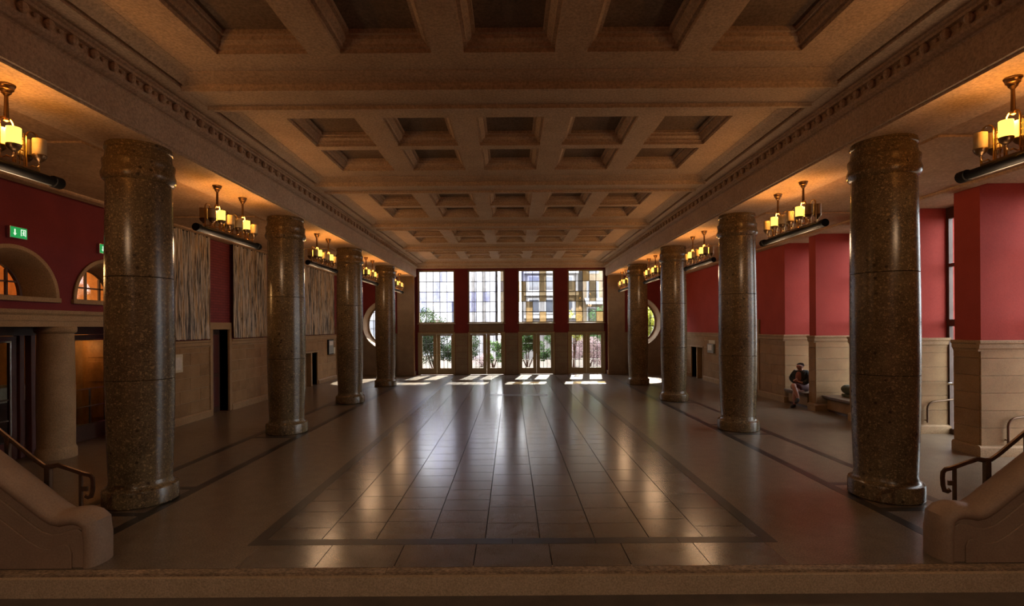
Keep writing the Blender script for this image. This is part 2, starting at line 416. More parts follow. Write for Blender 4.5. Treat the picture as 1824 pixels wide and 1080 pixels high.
# ------------------------------------------------------------------ nave ceiling
HW, HD = 1.11, 1.28
PX = 1.50
cx_list = [PX * k for k in (-2, -1, 0, 1, 2)]
def lines_y():
    out = []
    for b in BAYS:
        for s in ((-1.38, -.1), (.1, 1.38)): out.append((b + s[0], b + s[1]))
    return out
rows = lines_y()
xh = [(c - HW / 2, c + HW / 2) for c in cx_list]
xg = sorted({-4.4, 4.4} | {v for h in xh for v in h}); yg = sorted({-5.2, YB + .2} | {v for r in rows for v in r})
mb = MB()
for x0, x1 in zip(xg, xg[1:]):
    for y0, y1 in zip(yg, yg[1:]):
        if (x0, x1) in [(a, b) for a, b in xh] and any(abs(y0 - r[0]) < 1e-6 and abs(y1 - r[1]) < 1e-6 for r in rows): continue
        mb.add([(x0, y0, ZC), (x1, y0, ZC), (x1, y1, ZC), (x0, y1, ZC)], [(0, 1, 2, 3)])
ceiling = struct(mb.build('ceiling', 'ceiling_stone'), 'brown coffered stone ceiling of the hall', 'ceiling')
mb = MB(); mb.box(-4.9, 4.9, -5.3, YB + .6, 6.3, 6.5)
mb.build('roof_slab', 'ceiling_stone', ceiling)
prof = [(0, 0), (0, .05), (.045, .05), (.05, .085), (.10, .12), (.105, .16), (.15, .16), (.15, .22)]
mb = MB(); v = []; f = []
for ins, dz in prof:
    a, b = HW / 2 - ins, HD / 2 - ins
    v += [(-a, -b, dz), (a, -b, dz), (a, b, dz), (-a, b, dz)]
for j in range(len(prof) - 1):
    for k in range(4): f.append((j * 4 + k, j * 4 + (k + 1) % 4, j * 4 + 4 + (k + 1) % 4, j * 4 + 4 + k))
coffer_me = MB().add(v, f).mesh('coffer'); coffer_me.materials.append(M['ceiling_stone'])
a, b = HW / 2 - .14, HD / 2 - .14
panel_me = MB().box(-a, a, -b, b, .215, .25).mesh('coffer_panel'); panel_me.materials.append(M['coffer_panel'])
for r in rows:
    for c in cx_list:
        o = bpy.data.objects.new('coffer', coffer_me); COL.objects.link(o); o.parent = ceiling; o.location = (c, (r[0] + r[1]) / 2, ZC)
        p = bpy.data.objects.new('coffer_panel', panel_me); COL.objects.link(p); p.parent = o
# cross beams
for k, yb in enumerate(BEAMS + [YB]):
    pr = [(-.33, ZS - .045), (-.27, ZS - .045), (-.27, ZS - .01), (-.255, ZS + .005), (.255, ZS + .005), (.27, ZS - .01), (.27, ZS - .045), (.33, ZS - .045), (.33, ZS + .015), (.34, ZS + .025), (.34, ZS + .045), (.40, ZS + .055), (.47, ZS + .075), (.53, ZC - .02), (.56, ZC - .004), (.56, ZC + .02),
          (-.56, ZC + .02), (-.56, ZC - .004), (-.53, ZC - .02), (-.47, ZS + .075), (-.40, ZS + .055), (-.34, ZS + .045), (-.34, ZS + .025), (-.33, ZS + .015)]
    MB().sweep([(yb + a, b) for a, b in pr], -4.4, 4.4, mYZ).build('cross_beam', 'ceiling_stone', ceiling)
# entablatures over the two column rows
leafm = MB().lathe([(.004, -.062), (.03, -.045), (.046, -.01), (.044, .02), (.026, .045), (.006, .058)], 8).mesh('leaf_ornament'); leafm.materials.append(M['ceiling_stone'])
for s, nm, lb in ((-1, 'trim_1', 'stone entablature with carved leaf frieze above the columns by the portico'), (1, 'trim_2', 'stone entablature with carved leaf frieze above the columns by the red piers')):
    pr = [(5.72, ZA), (4.81, ZA), (4.81, ZA + .03), (4.78, ZA + .04), (4.78, 5.36), (4.765, 5.375), (4.735, 5.385), (4.70, 5.415), (4.685, 5.445), (4.70, 5.455), (4.70, 5.555), (4.65, 5.56), (4.645, 5.59), (4.62, 5.60), (4.62, ZS), (4.40, ZS), (4.40, ZS + .12), (4.345, ZS + .12),
          (4.345, ZS + .02), (4.28, ZS + .05), (4.20, ZC - .02), (4.13, ZC - .003), (4.13, ZC + .03), (5.72, ZC + .03)]
    ent = MB().sweep([(s * a, b) for a, b in pr], -5.2, YB + .2, mXZ).build(nm, 'ceiling_stone')
    struct(ent, lb, 'entablature')
    y = 4.1; beads = MB()
    while y < YB - .1:
        o = bpy.data.objects.new('leaf_ornament', leafm); COL.objects.link(o); o.parent = ent; o.location = (s * 4.665, y, 5.505)
        for q in (-.5,):
            cpt = (s * 4.68, y + .1425, 5.515)
            beads.lathe([(.004, -.026), (.02, -.012), (.026, 0), (.02, .014), (.004, .026)], 6, cpt)
        y += .285
    beads.build('bead_row', 'ceiling_stone', ent, kind='stuff')
# aisle ceilings
for s, nm, xo, lb in ((-1, 'ceiling_aisle_portico_side', 9.4, 'flat plaster ceiling of the aisle by the portico'), (1, 'ceiling_aisle_window_side', 9.8, 'flat plaster ceiling of the aisle by the red piers')):
    o = MB().box(*sorted((s * 4.83, s * xo)), -5.2, YB + .4, ZA + .002, ZA + .4).build(nm, 'plaster_ceiling'); struct(o, lb, 'ceiling')
    xw = 8.05 if s < 0 else 8.2
    pr = [(xw, ZA), (xw, ZA - .03), (xw + .04, ZA - .05), (xw + .22, ZA - .06), (xw + .22, ZA)]
    MB().sweep([(s * a, b) for a, b in pr], 3, YB, mXZ).build('cornice', 'plaster_ceiling', o)
    for k in range(4):
        yk = Y0 + SP * k
        MB().box(*sorted((s * 5.75, s * 8.0)), yk - .32, yk + .32, ZA - .03, ZA).build('soffit_band', 'plaster_ceiling', o)

# ------------------------------------------------------------------ columns
base_p = [(.43, 0), (.452, .02), (.452, .2), (.443, .225), (.42, .235), (.402, .245), (.39, .262), (.38, .29), (.374, .33)]
d1 = [(.374, .33), (.383, .55), (.396, .95), (.405, 1.4), (.409, 1.703), (.404, 1.706)]
d2 = [(.404, 1.712), (.409, 1.715), (.412, 2.1), (.411, 2.6), (.407, 3.105), (.402, 3.108)]
d3 = [(.402, 3.114), (.407, 3.117), (.400, 3.7), (.391, 4.2), (.387, 4.43)]
cap_p = [(.385, 4.425), (.405, 4.44), (.43, 4.47), (.441, 4.505), (.44, 4.54), (.425, 4.58), (.418, 4.62), (.424, 4.66), (.428, 4.70), (.426, 4.715), (.408, 4.725), (.397, 4.76), (.388, 4.81), (.385, 4.86), (.40, 4.87), (.402, 4.90), (.39, 4.91), (.39, ZA + .002)]
proto = thing('stone_column', '', 'column', (0, 0, 0), 'stone columns of the two rows')
MB().lathe(base_p, 64).build('base', 'column_stone', proto, True)
for nm, p in (('lower_drum', d1), ('middle_drum', d2), ('upper_drum', d3)): MB().lathe(p, 64).build(nm, 'column_stone', proto, True)
MB().lathe(cap_p, 64).build('capital', 'column_stone', proto, True)
ordn = ['first', 'second', 'third', 'fourth']
firstc = True
for s, row in ((-1, 'on the portico and textile side'), (1, 'on the side of the red piers')):
    for k in range(4):
        o = proto if firstc else copy_tree(proto); firstc = False
        o.location = (s * CX + .018, Y0 + SP * k, 0); o.rotation_euler.z = random.uniform(0, 6)
        o['label'] = 'brown speckled stone column, %s from the stairs, %s' % (ordn[k], row)

# ------------------------------------------------------------------ wainscot helper
COURSES = [0.20, 0.515, 0.83, 1.145, 1.46, 1.775, 1.92]
def blocks_y(parent, x, nx, y0, y1, L=.95, mat='sandstone', skip=()):
    for ci, (z0, z1) in enumerate(zip(COURSES, COURSES[1:])):
        n = max(1, round((y1 - y0) / L)); w = (y1 - y0) / n; cuts = [y0 + w * i for i in range(n + 1)]
        if ci % 2 and n > 1: cuts = [y0] + [y0 + w * (i + .5) for i in range(n)] + [y1]
        for a, b in zip(cuts, cuts[1:]):
            if any(b > sk[0] and a < sk[1] and z0 < sk[2] for sk in skip):
                for sk in skip:
                    if b > sk[0] and a < sk[1] and z0 < sk[2]:
                        if a < sk[0] - .05: piece('stone_block', mat, parent, x, x + nx * .03, a + .002, sk[0], z0 + .002, z1 - .002)
                        if b > sk[1] + .05: piece('stone_block', mat, parent, x, x + nx * .03, sk[1], b - .002, z0 + .002, z1 - .002)
                continue
            piece('stone_block', mat, parent, x, x + nx * .03, a + .004, b - .004, z0 + .005, z1 - .005)
def blocks_x(parent, y, ny, x0, x1, L=.95, mat='sandstone'):
    for ci, (z0, z1) in enumerate(zip(COURSES, COURSES[1:])):
        n = max(1, round((x1 - x0) / L)); w = (x1 - x0) / n; cuts = [x0 + w * i for i in range(n + 1)]
        if ci % 2 and n > 1: cuts = [x0] + [x0 + w * (i + .5) for i in range(n)] + [x1]
        for a, b in zip(cuts, cuts[1:]): piece('stone_block', mat, parent, a + .004, b - .004, y, y + ny * .03, z0 + .005, z1 - .005)
LP = [(0, 1.90), (.035, 1.90), (.04, 1.93), (.06, 1.955), (.065, 2.03), (.085, 2.05), (.085, LEDGE - .01), (.075, LEDGE), (0, LEDGE)]
BP = [(0, 0), (.075, 0), (.075, .16), (.06, .185), (.035, .20), (0, .20)]
def run_y(parent, x, nx, y0, y1, mat='sandstone_trim', base=True):
    MB().sweep([(x + nx * a, b) for a, b in LP], y0, y1, mXZ).build('ledge', mat, parent)
    if base: MB().sweep([(x + nx * a, b) for a, b in BP], y0, y1, mXZ).build('plinth', mat, parent)
def run_x(parent, y, ny, x0, x1, mat='sandstone_trim', base=True):
    MB().sweep([(y + ny * a, b) for a, b in LP], x0, x1, mYZ).build('ledge', mat, parent)
    if base: MB().sweep([(y + ny * a, b) for a, b in BP], x0, x1, mYZ).build('plinth', mat, parent)

# ------------------------------------------------------------------ wall on the left: textiles, doorways
DY0, DY1, DZ = 14.28, 15.12, 2.38         # doorway
NY0, NY1, NZ = 20.75, 22.0, 1.38          # low niche
EY0, EY1, EZ = 24.5, 25.3, 2.30
yA = 11.62
outer = [(yA, 0), (DY0, 0), (DY0, DZ), (DY1, DZ), (DY1, 0), (NY0, 0), (NY0, NZ), (NY1, NZ), (NY1, 0), (EY0, 0), (EY0, EZ), (EY1, EZ), (EY1, 0), (YB + .4, 0), (YB + .4, ZA + .1), (yA, ZA + .1)]
wl = MB().plate(outer, [], XL, XL - .45, mYZ).build('wall_left', 'brick_red'); struct(wl, 'wine red brick wall with sandstone wainscot and textile hangings', 'wall')
for a, b in ((yA, DY0 - .12), (DY1 + .12, NY0 - .1), (NY1 + .1, EY0 - .12), (EY1 + .12, YB)):
    blocks_y(wl, XL, 1, a, b); run_y(wl, XL, 1, a, b)
    MB().box(XL, XL + .012, a, b, .1, 2.0).build('wainscot_backing', 'joint', wl)
for z0, z1 in zip([1.46, 1.775], [1.775, 1.92]):
    piece('stone_block', 'sandstone', wl, XL, XL + .03, NY0 - .098, NY1 + .098, z0 + .002, z1 - .002)
run_y(wl, XL, 1, NY0 - .1, NY1 + .1, base=False)
def doorway(name, y0, y1, z, label, handle_y):
    d = struct(MB().box(XL - .30, XL - .24, y0, y1, 0, z).build(name, 'dark_wood'), label, 'door')
    for a, b in ((y0 - .13, y0), (y1, y1 + .13)):
        MB().box(XL - .40, XL + .06, a, b, 0, z).build('jamb', 'sandstone_trim', d, bevel=.012)
    MB().box(XL - .40, XL + .06, y0 - .13, y1 + .13, z, z + .2).build('lintel', 'sandstone_trim', d, bevel=.012)
    for a, b in ((y0 + .08, (y0 + y1) / 2 - .04), ((y0 + y1) / 2 + .04, y1 - .08)):
        for c, e in ((.15, 1.0), (1.12, z - .15)): MB().box(XL - .24, XL - .225, a, b, c, e).build('door_panel', 'maroon_wood', d, bevel=.01)
    MB().tube([(XL - .24, handle_y, 1.08), (XL - .18, handle_y, 1.08), (XL - .18, handle_y + .1, 1.08)], .011).build('handle', 'steel', d, True)
    return d
doorway('door_1', DY0, DY1, DZ, 'dark wooden door in deep stone frame between two textile hangings', DY0 + .12)
doorway('door_2', EY0, EY1, EZ, 'narrow dark door in stone frame next to the noticeboard', EY0 + .12)
def niche(parent, x, nx, y0, y1, z):
    n = MB().box(*sorted((x - nx * .40, x - nx * .34)), y0, y1, 0, z).build('niche_back', 'dark_wood', parent)
    ym = (y0 + y1) / 2
    for a, b in ((y0 - .08, y0), (y1, y1 + .08)): MB().box(*sorted((x - nx * .34, x + nx * .05)), a, b, 0, z).build('niche_jamb', 'sandstone_trim', parent, bevel=.01)
    MB().box(*sorted((x - nx * .2, x + nx * .04)), ym - .06, ym + .06, 0, z).build('niche_post', 'sandstone_trim', parent, bevel=.01)
    MB().box(*sorted((x - nx * .34, x + nx * .07)), y0 - .1, y1 + .1, z, z + .07).build('niche_lintel', 'sandstone_trim', parent, bevel=.01)
niche(wl, XL, 1, NY0, NY1, NZ)
def hanging(y0, y1, z0, z1, label):
    mb = MB(); n = int((y1 - y0) / .045); xs_ = []
    v = []; ph = random.uniform(0, 6)
    zs = [z0 + (z1 - z0) * j / 6 for j in range(7)]
    for sd in (0, 1):
        for j, z in enumerate(zs):
            for i in range(n + 1):
                y = y0 + (y1 - y0) * i / n
                w = .014 * math.sin(i * 1.7 + ph) + .01 * math.sin(i * .63 + j * .2 + ph)
                edge = .012 * math.sin(i * 2.3) if j == 0 else 0
                v.append((XL + .115 + w + (.012 if sd else 0), y, z + edge))
    f = []; m = n + 1; q = len(zs) * m
    for sd in (0, 1):
        for j in range(len(zs) - 1):
            for i in range(n): k = sd * q + j * m + i; f.append((k, k + 1, k + m + 1, k + m))
    for i in range(n): f.append((i, i + 1, q + i + 1, q + i)); t = (len(zs) - 1) * m; f.append((t + i, t + i + 1, q + t + i + 1, q + t + i))
    for j in range(len(zs) - 1):
        for e in (0, n): k = j * m + e; f.append((k, k + m, q + k + m, q + k))
    t = thing('textile_hanging', label, 'textile', (XL + .1, (y0 + y1) / 2, z0), 'streaked textile hangings on the red brick wall')
    MB().add(v, f).build('cloth', 'streaked_textile', t, True)
    MB().tube([(XL + .105, y0, z1 - .015), (XL + .105, y1, z1 - .015)], .02).build('hanging_rod', 'black_metal', t, True)
hanging(12.0, 14.05, 2.13, ZA - .05, 'streaked grey and tan textile hanging on the portico side of the framed door')
hanging(15.2, 17.32, 2.13, ZA - .05, 'streaked grey textile hanging just past the framed dark door')
hanging(20.3, 23.9, 2.13, ZA - .05, 'wide streaked textile hanging above the low stone niche')
t = thing('notice', 'pale paper notice on the wainscot below the first textile hanging', 'notice', (XL + .03, 12.7, 1.32))
MB().box(XL + .03, XL + .045, 12.4, 12.98, 1.32, 1.77).build('sheet', 'paper', t); MB().box(XL + .045, XL + .05, 12.45, 12.93, 1.38, 1.7).build('print', 'white_sill', t)
t = thing('noticeboard', 'glazed grey noticeboard on the wainscot beside the low niche', 'noticeboard', (XL + .03, 23.6, 1.2))
MB().box(XL + .03, XL + .1, 23.2, 23.85, 1.2, 1.88).build('frame', 'black_metal', t); MB().box(XL + .1, XL + .106, 23.24, 23.81, 1.24, 1.84).build('board', 'grey_board', t); MB().box(XL + .106, XL + .11, 23.3, 23.75, 1.62, 1.8).build('sheet', 'white_sill', t)
t = thing('leaflet', 'narrow pale leaflet pinned beside the grey noticeboard', 'leaflet', (XL + .03, 24.1, 1.22))
MB().box(XL + .03, XL + .045, 24.0, 24.2, 1.22, 1.5).build('sheet', 'paper', t)

# ------------------------------------------------------------------ portico bay with lunettes
XP = -8.4
PC = [9.73]; LC = [8.7, 10.75]; LR = .80
pw = MB()
holes = [circ(c, 2.98, LR, 28, 0, PI, True) for c in LC]
pw.plate(rect(5.4, yA, 2.74, ZA + .1), holes, XP, XP - .5, mYZ)
pw.box(-9.4, XP, -5.2, 5.4, -1.4, ZA + .1)
wp = struct(pw.build('wall_portico', 'dark_red_plaster'), 'wine red plaster wall with arched windows above the stone portico', 'wall')
MB().box(XP - .5, XP, yA - .25, yA + .15, 0, 2.5).build('pier', 'sandstone', wp)
MB().sweep([(XP - .5, 2.46), (XP + .02, 2.46), (XP + .02, 2.56), (XP + .035, 2.565), (XP + .035, 2.66), (XP + .07, 2.70), (XP + .08, 2.76), (XP - .5, 2.76)], 5.4, yA + .15, mXZ).build('entablature', 'sandstone_trim', wp)
for c in LC:
    # sloped stone arch surround and reveal
    mb = MB(); n = 32; v = []; f = []
    rings = [(LR + .07, XP + .015), (LR + .07, XP + .04), (LR + .005, XP + .04), (LR - .03, XP + .0), (LR - .16, XP - .42), (LR - .16, XP - .5)]
    for r, xx in rings:
        for k in range(n + 1):
            a = PI * k / n; v.append((xx, c + r * math.cos(a), 2.98 + r * math.sin(a)))
    for j in range(len(rings) - 1):
        for k in range(n): q = j * (n + 1) + k; f.append((q, q + 1, q + n + 2, q + n + 1))
    MB().add(v, f).build('arch_surround', 'sandstone_trim', wp, True)
    MB().box(XP - .5, XP + .06, c - LR - .09, c + LR + .09, 2.90, 2.985).build('sill', 'sandstone_trim', wp, bevel=.008)
for i, c in enumerate(LC):
    w = thing('window_%d' % (5 + i), '', 'window', (XP - .46, c, 2.985)); w['kind'] = 'structure'
    w['label'] = 'half round barred window over the %s' % ('maroon glazed foyer door' if i == 0 else 'foyer door with the orange panelled door behind')
    r = LR - .16
    mb = MB()
    mb.plate(circ(c, 2.985, r, 28, 0, PI, True), [circ(c, 3.025, r - .05, 28, 0, PI, True)], XP - .49, XP - .43, mYZ)
    for dy in (-.36, 0, .36):
        h = math.sqrt(max(0, (r - .03) ** 2 - dy * dy)); mb.box(XP - .48, XP - .44, c + dy - .017, c + dy + .017, 2.985, 2.985 + h)
    mb.box(XP - .48, XP - .44, c - .56, c + .56, 3.25, 3.28)
    mb.build('frame', 'dark_wood', w)
    MB().plate(circ(c, 2.985, r - .02, 28, 0, PI, True), [], XP - .463, XP - .458, mYZ).build('pane', 'glass_clear', w)
for i, c in enumerate(PC):
    t = thing('portico_column', 'short smooth sandstone column under the portico entablature between the glazed foyer doors', 'column', (XP - .18, c, 0))
    MB().lathe([(.31, 0), (.31, .16), (.295, .18), (.285, .22)], 40, (XP - .18, c, 0)).build('base', 'sandstone_trim', t, True)
    MB().lathe([(.283, .22), (.288, .9), (.284, 1.6), (.27, 2.3)], 40, (XP - .18, c, 0)).build('shaft', 'sandstone_trim', t, True)
    MB().lathe([(.27, 2.30), (.27, 2.33), (.30, 2.35), (.315, 2.38), (.315, 2.44), (.30, 2.462)], 40, (XP - .18, c, 0)).build('capital', 'sandstone_trim', t, True)
# foyer behind the portico
fy = MB(); fy.box(-12.6, -12.5, 5.0, 13.2, -.2, 5.2); fy.box(-12.5, XP - .5, 5.0, 5.1, -.2, 5.2); fy.box(-12.5, XP - .5, 13.1, 13.2, -.2, 5.2); fy.box(-12.6, XP - .5, 5.0, 13.2, 5.2, 5.3)
fo = struct(fy.build('wall_foyer', 'foyer_wall'), 'orange lit foyer walls seen behind the portico glazing', 'wall')
struct(MB().box(-12.6, -9.6, 5.0, 13.2, -.2, -.002).build('floor_foyer', 'floor_side'), 'stone floor of the foyer behind the glazed doors', 'floor')
MB().box(-12.5, XP - .5, 5.1, 13.1, 2.5, 2.72).build('foyer_shade_slab', 'dark_wood', fo)  # slab added between the storeys to keep the lower foyer darker
XG = -9.22
scr = struct(MB().box(XG - .04, XG + .04, 5.1, 13.1, 2.3, 2.5).build('wall_glazed_screen', 'dark_wood'), 'dark wooden screen with glazed doors behind the portico column', 'screen')
for y0, y1 in ((8.1, 8.2), (9.62, 9.72), (9.85, 9.95), (10.62, 10.72), (11.85, 11.95)): MB().box(XG - .06, XG + .06, y0, y1, 0, 2.3).build('post', 'maroon_wood' if y0 < 9.9 else 'dark_wood', scr, bevel=.008)
def gdoor(name, y0, y1, label, mat):
    d = thing(name, label, 'door', (XG, y0, 0)); d['kind'] = 'structure'
    zz = [.0, .42, .82, 1.22, 2.2, 2.3]
    MB().plate(rect(y0, y1, .01, 2.29), [rect(y0 + .13, y1 - .13, .36, 2.18)], XG - .03, XG + .03, mYZ).build('leaf', mat, d)
    mb = MB(); ym = (y0 + y1) / 2
    for z in (.74, 1.12): mb.box(XG - .015, XG + .02, y0 + .13, y1 - .13, z - .012, z + .012)
    mb.box(XG - .015, XG + .02, ym - .012, ym + .012, .36, 1.12)
    mb.plate(rect(y0 + .11, y1 - .11, .34, 2.2), [rect(y0 + .14, y1 - .14, .37, 2.17)], XG + .028, XG + .036, mYZ)
    mb.build('glazing_bar', 'steel', d)
    for a, b, c, e in ((y0 + .13, y1 - .13, 1.13, 2.18), (y0 + .13, ym, .75, 1.11), (ym, y1 - .13, .75, 1.11), (y0 + .13, ym, .36, .73), (ym, y1 - .13, .36, .73)):
        piece('pane', 'glass_grey', d, XG - .004, XG + .002, a, b, c, e)
    MB().tube([(XG + .03, y0 + .07, .95), (XG + .09, y0 + .07, .95), (XG + .09, y0 + .07, 1.25), (XG + .03, y0 + .07, 1.25)], .012).build('handle', 'brass', d, True)
gdoor('door_3', 8.55, 9.6, 'maroon glazed foyer door beside the short portico column', 'maroon_wood')
gdoor('door_4', 10.74, 11.84, 'dark glazed foyer door with an orange panelled door behind', 'dark_wood')
t = thing('inner_door', 'orange wooden panelled door inside the foyer behind the glass', 'door', (-11.6, 12.6, 0))
MB().box(-10.75, -9.55, 12.95, 13.02, 0, 2.25).build('leaf', 'orange_wood', t)
for a in (-10.6, -10.08):
    for c, e in ((.2, .95), (1.1, 1.6), (1.7, 2.15)): MB().box(a, a + .4, 12.925, 12.95, c, e).build('door_panel', 'orange_wood', t, bevel=.01)
t = thing('door_lamp', 'small orange lamp beside the panelled door inside the foyer', 'lamp', (-11.2, 12.9, 1.9))
MB().box(-11.25, -11.15, 12.98, 13.1, 1.85, 2.0).build('bracket', 'brass', t); MB().lathe([(.03, 0), (.06, .05), (.05, .16), (.02, .18)], 14, (-11.2, 12.92, 1.95)).build('globe', 'bulb', t, True)
ld = bpy.data.lights.new('door_lamp_light', 'POINT'); ld.energy = 13; ld.color = (1, .5, .16); ld.shadow_soft_size = .08
l = bpy.data.objects.new('door_lamp_light', ld); COL.objects.link(l); l.parent = t; l.location = (.45, -.45, .1)
t = thing('foyer_table', 'pale counter standing behind the maroon glazed foyer door', 'counter', (-10.4, 10.4, 0))
MB().box(-10.7, -10.1, 9.9, 11.0, .95, 1.25).build('top', 'paper', t); MB().box(-10.62, -10.18, 9.98, 10.92, 0, .95).build('body', 'dark_wood', t)
t = thing('wall_lamp', 'small glowing orange lamp seen through the half round window', 'lamp', (-12.45, 11.2, 3.35))
MB().box(-12.5, -12.42, 11.12, 11.28, 3.3, 3.42).build('bracket', 'brass', t); MB().lathe([(.06, 0), (.1, .1), (.08, .25), (.03, .28)], 16, (-12.36, 11.2, 3.36)).build('globe', 'bulb', t, True)
ld = bpy.data.lights.new('foyer_lamp_light', 'POINT'); ld.energy = 330; ld.color = (1, .5, .16); ld.shadow_soft_size = .15
l = bpy.data.objects.new('foyer_lamp_light', ld); COL.objects.link(l); l.parent = t; l.location = (.9, -1.0, .5)
for y, vis in ((8.75, 0), (10.62, 1)):
    z0 = 3.95
    t = thing('exit_sign', 'green lit exit sign %s' % ('in full view above a half round window' if vis == 0 else 'half hidden behind the first speckled column'), 'exit sign', (XP + .01, y, z0), 'green exit signs')
    MB().box(XP, XP + .07, y - .155, y + .155, z0, z0 + .2).build('box', 'steel', t, bevel=.006)
    MB().box(XP + .07, XP + .075, y - .145, y + .145, z0 + .012, z0 + .188).build('face', 'sign_green', t)
    mb = MB(); xx = XP + .0755
    ar = lambda a, b, d: (d, y + a, z0 + b)
    mb.sweep([(-.085, .155), (-.065, .155), (-.065, .085), (-.045, .085), (-.075, .045), (-.105, .085), (-.085, .085)], xx, xx + .003, ar)
    mb.build('arrow', 'sign_white', t)
    mb = MB()
    mb.sweep([(.03, .05), (.042, .05), (.042, .15), (.11, .15), (.11, .05), (.122, .05), (.122, .162), (.03, .162)], xx, xx + .003, ar)
    mb.sweep([(.06, .06), (.07, .06), (.078, .085), (.09, .06), (.1, .062), (.088, .1), (.1, .115), (.09, .125), (.07, .12), (.058, .1), (.066, .095), (.072, .1), (.072, .085)], xx, xx + .003, ar)
    mb.sweep(circ(.082, .136, .009, 10), xx, xx + .003, ar)
    mb.build('running_figure', 'sign_white', t)

# ------------------------------------------------------------------ wall on the right: red piers with window recesses
XO = 9.6
RP = [(9.35, 9.9), (11.35, 12.95), (14.4, 14.72)]
wr = struct(MB().box(XO, XO + .3, -5.2, 5.5, -1.4, ZA + .1).build('wall_right', 'red_plaster'), 'wine red plaster wall with sandstone wainscot beyond the window recesses', 'wall')
R2 = 16.03; GY0, GY1 = 17.75, 18.7; HY0, HY1, HZ = 22.85, 24.3, 1.42
outer = [(R2, 0), (GY0, 0), (GY0, 2.4), (GY1, 2.4), (GY1, 0), (HY0, 0), (HY0, HZ), (HY1, HZ), (HY1, 0), (YB + .4, 0), (YB + .4, ZA + .1), (R2, ZA + .1)]
MB().plate(outer, [], XR, XO + .3, mYZ).build('wall_body', 'red_plaster', wr)
for a, b in ((R2, GY0 - .12), (GY1 + .12, HY0 - .1), (HY1 + .1, YB)):
    blocks_y(wr, XR, -1, a, b); run_y(wr, XR, -1, a, b)
    MB().box(XR - .012, XR, a, b, .1, 2.0).build('wainscot_backing', 'joint', wr)
for z0, z1 in zip([1.46, 1.775], [1.775, 1.92]): piece('stone_block', 'sandstone', wr, XR - .03, XR, HY0 - .098, HY1 + .098, z0 + .002, z1 - .002)
run_y(wr, XR, -1, HY0 - .1, HY1 + .1, base=False)
niche(wr, XR, -1, HY0, HY1, HZ)
MB().box(XR - .012, XO, R2 - .012, R2, .1, 2.0).build('wainscot_backing', 'joint', wr)
blocks_x(wr, R2, -1, XR - .03, XO); run_x(wr, R2, -1, XR - .085, XO)
d = struct(MB().box(XR + .36, XR + .42, GY0, GY1, 0, 2.4).build('door_5', 'dark_wood'), 'dark door in a stone frame past the seated person', 'door')
for a, b in ((GY0 - .13, GY0), (GY1, GY1 + .13)): MB().box(XR - .06, XR + .4, a, b, 0, 2.4).build('jamb', 'sandstone_trim', d, bevel=.012)
MB().box(XR - .06, XR + .4, GY0 - .13, GY1 + .13, 2.4, 2.6).build('lintel', 'sandstone_trim', d, bevel=.012)
for i, (y0, y1) in enumerate(RP):
    p = MB().box(XR, XO + .3, y0, y1, 0, ZA + .05).build('trim_%d' % (3 + i), 'red_plaster')
    struct(p, ['slim red pier with sandstone base nearest the stairs', 'wide red pier with sandstone base standing behind the first column', 'slim red pier between the two benches'][i], 'pier')
    blocks_x(p, y0, -1, XR - .03, XO, .8); blocks_y(p, XR, -1, y0, y1, .8)
    run_x(p, y0, -1, XR - .085, XO); run_y(p, XR, -1, y0 - .0, y1)
    MB().box(XR - .012, XO, y0 - .012, y1, .1, 2.0).build('wainscot_backing', 'joint', p)
def sidewin(name, y0, y1, label, door=False):
    w = thing(name, label, 'window', (XO, y0, 0)); w['kind'] = 'structure'
    mb = MB()
    z0 = .03; ym = (y0 + y1) / 2
    mb.plate(rect(y0, y1, 0, ZA), [rect(y0 + .07, ym - .035, .12, 2.35), rect(ym + .035, y1 - .07, .12, 2.35), rect(y0 + .07, ym - .035, 2.5, 3.65), rect(ym + .035, y1 - .07, 2.5, 3.65), rect(y0 + .07, ym - .035, 3.72, 4.7), rect(ym + .035, y1 - .07, 3.72, 4.7)], XO - .03, XO + .06, mYZ)
    mb.build('frame', 'dark_wood', w)
    for a, b in ((y0 + .07, ym - .035), (ym + .035, y1 - .07)):
        for c, e in ((.12, 2.35), (2.5, 3.65), (3.72, 4.7)): piece('pane', 'glass_grey', w, XO + .01, XO + .016, a, b, c, e)
    if door:
        MB().tube([(XO - .03, y0 + .12, 1.1), (XO - .11, y0 + .12, 1.1), (XO - .11, y1 - .12, 1.1), (XO - .03, y1 - .12, 1.1)], .022).build('push_bar', 'steel', w, True)
    pl = bpy.data.lights.new('daylight_portal', 'AREA'); pl.shape = 'RECTANGLE'; pl.size = y1 - y0; pl.size_y = 4.7; pl.cycles.is_portal = True
    lo = bpy.data.objects.new('daylight_portal', pl); COL.objects.link(lo); lo.parent = w; lo.location = (.12, (y1 - y0) / 2, 2.4)
    lo.rotation_euler = (PI / 2, 0, PI / 2)
    return w
sidewin('window_7', 7.9, 9.35, 'tall dark framed window in the recess next to the stairs')
sidewin('window_8', 9.9, 11.35, 'tall dark framed glass door with steel push bar between red piers', True)
sidewin('window_9', 12.95, 14.4, 'tall window above the bench with the striped bolster')
sidewin('window_10', 14.72, 16.03, 'tall window behind the seated person')
MB().box(XR, XO + .3, 5.5, 7.9, -.2, ZA + .1).build('wall_return', 'red_plaster', wr)
def bent_rail(y, xl, label):
    t = thing('wall_rail', label, 'rail', (xl, y - .06, .25))
    p = [(xl, y - .06, .25), (xl, y - .06, .55)] + [(xl + .16 - .16 * math.cos(a), y - .06, .55 + .16 * math.sin(a)) for a in (.4, .8, 1.2, 1.57)] + [(xl + .6, y - .06, .76)]
    MB().tube(p, .02).build('tube', 'bronze', t, True)
    for q in ((xl, .30), (xl + .5, .748)): MB().tube([(q[0], y - .06, q[1]), (q[0], y + .005, q[1])], .012).build('bracket', 'bronze', t, True)
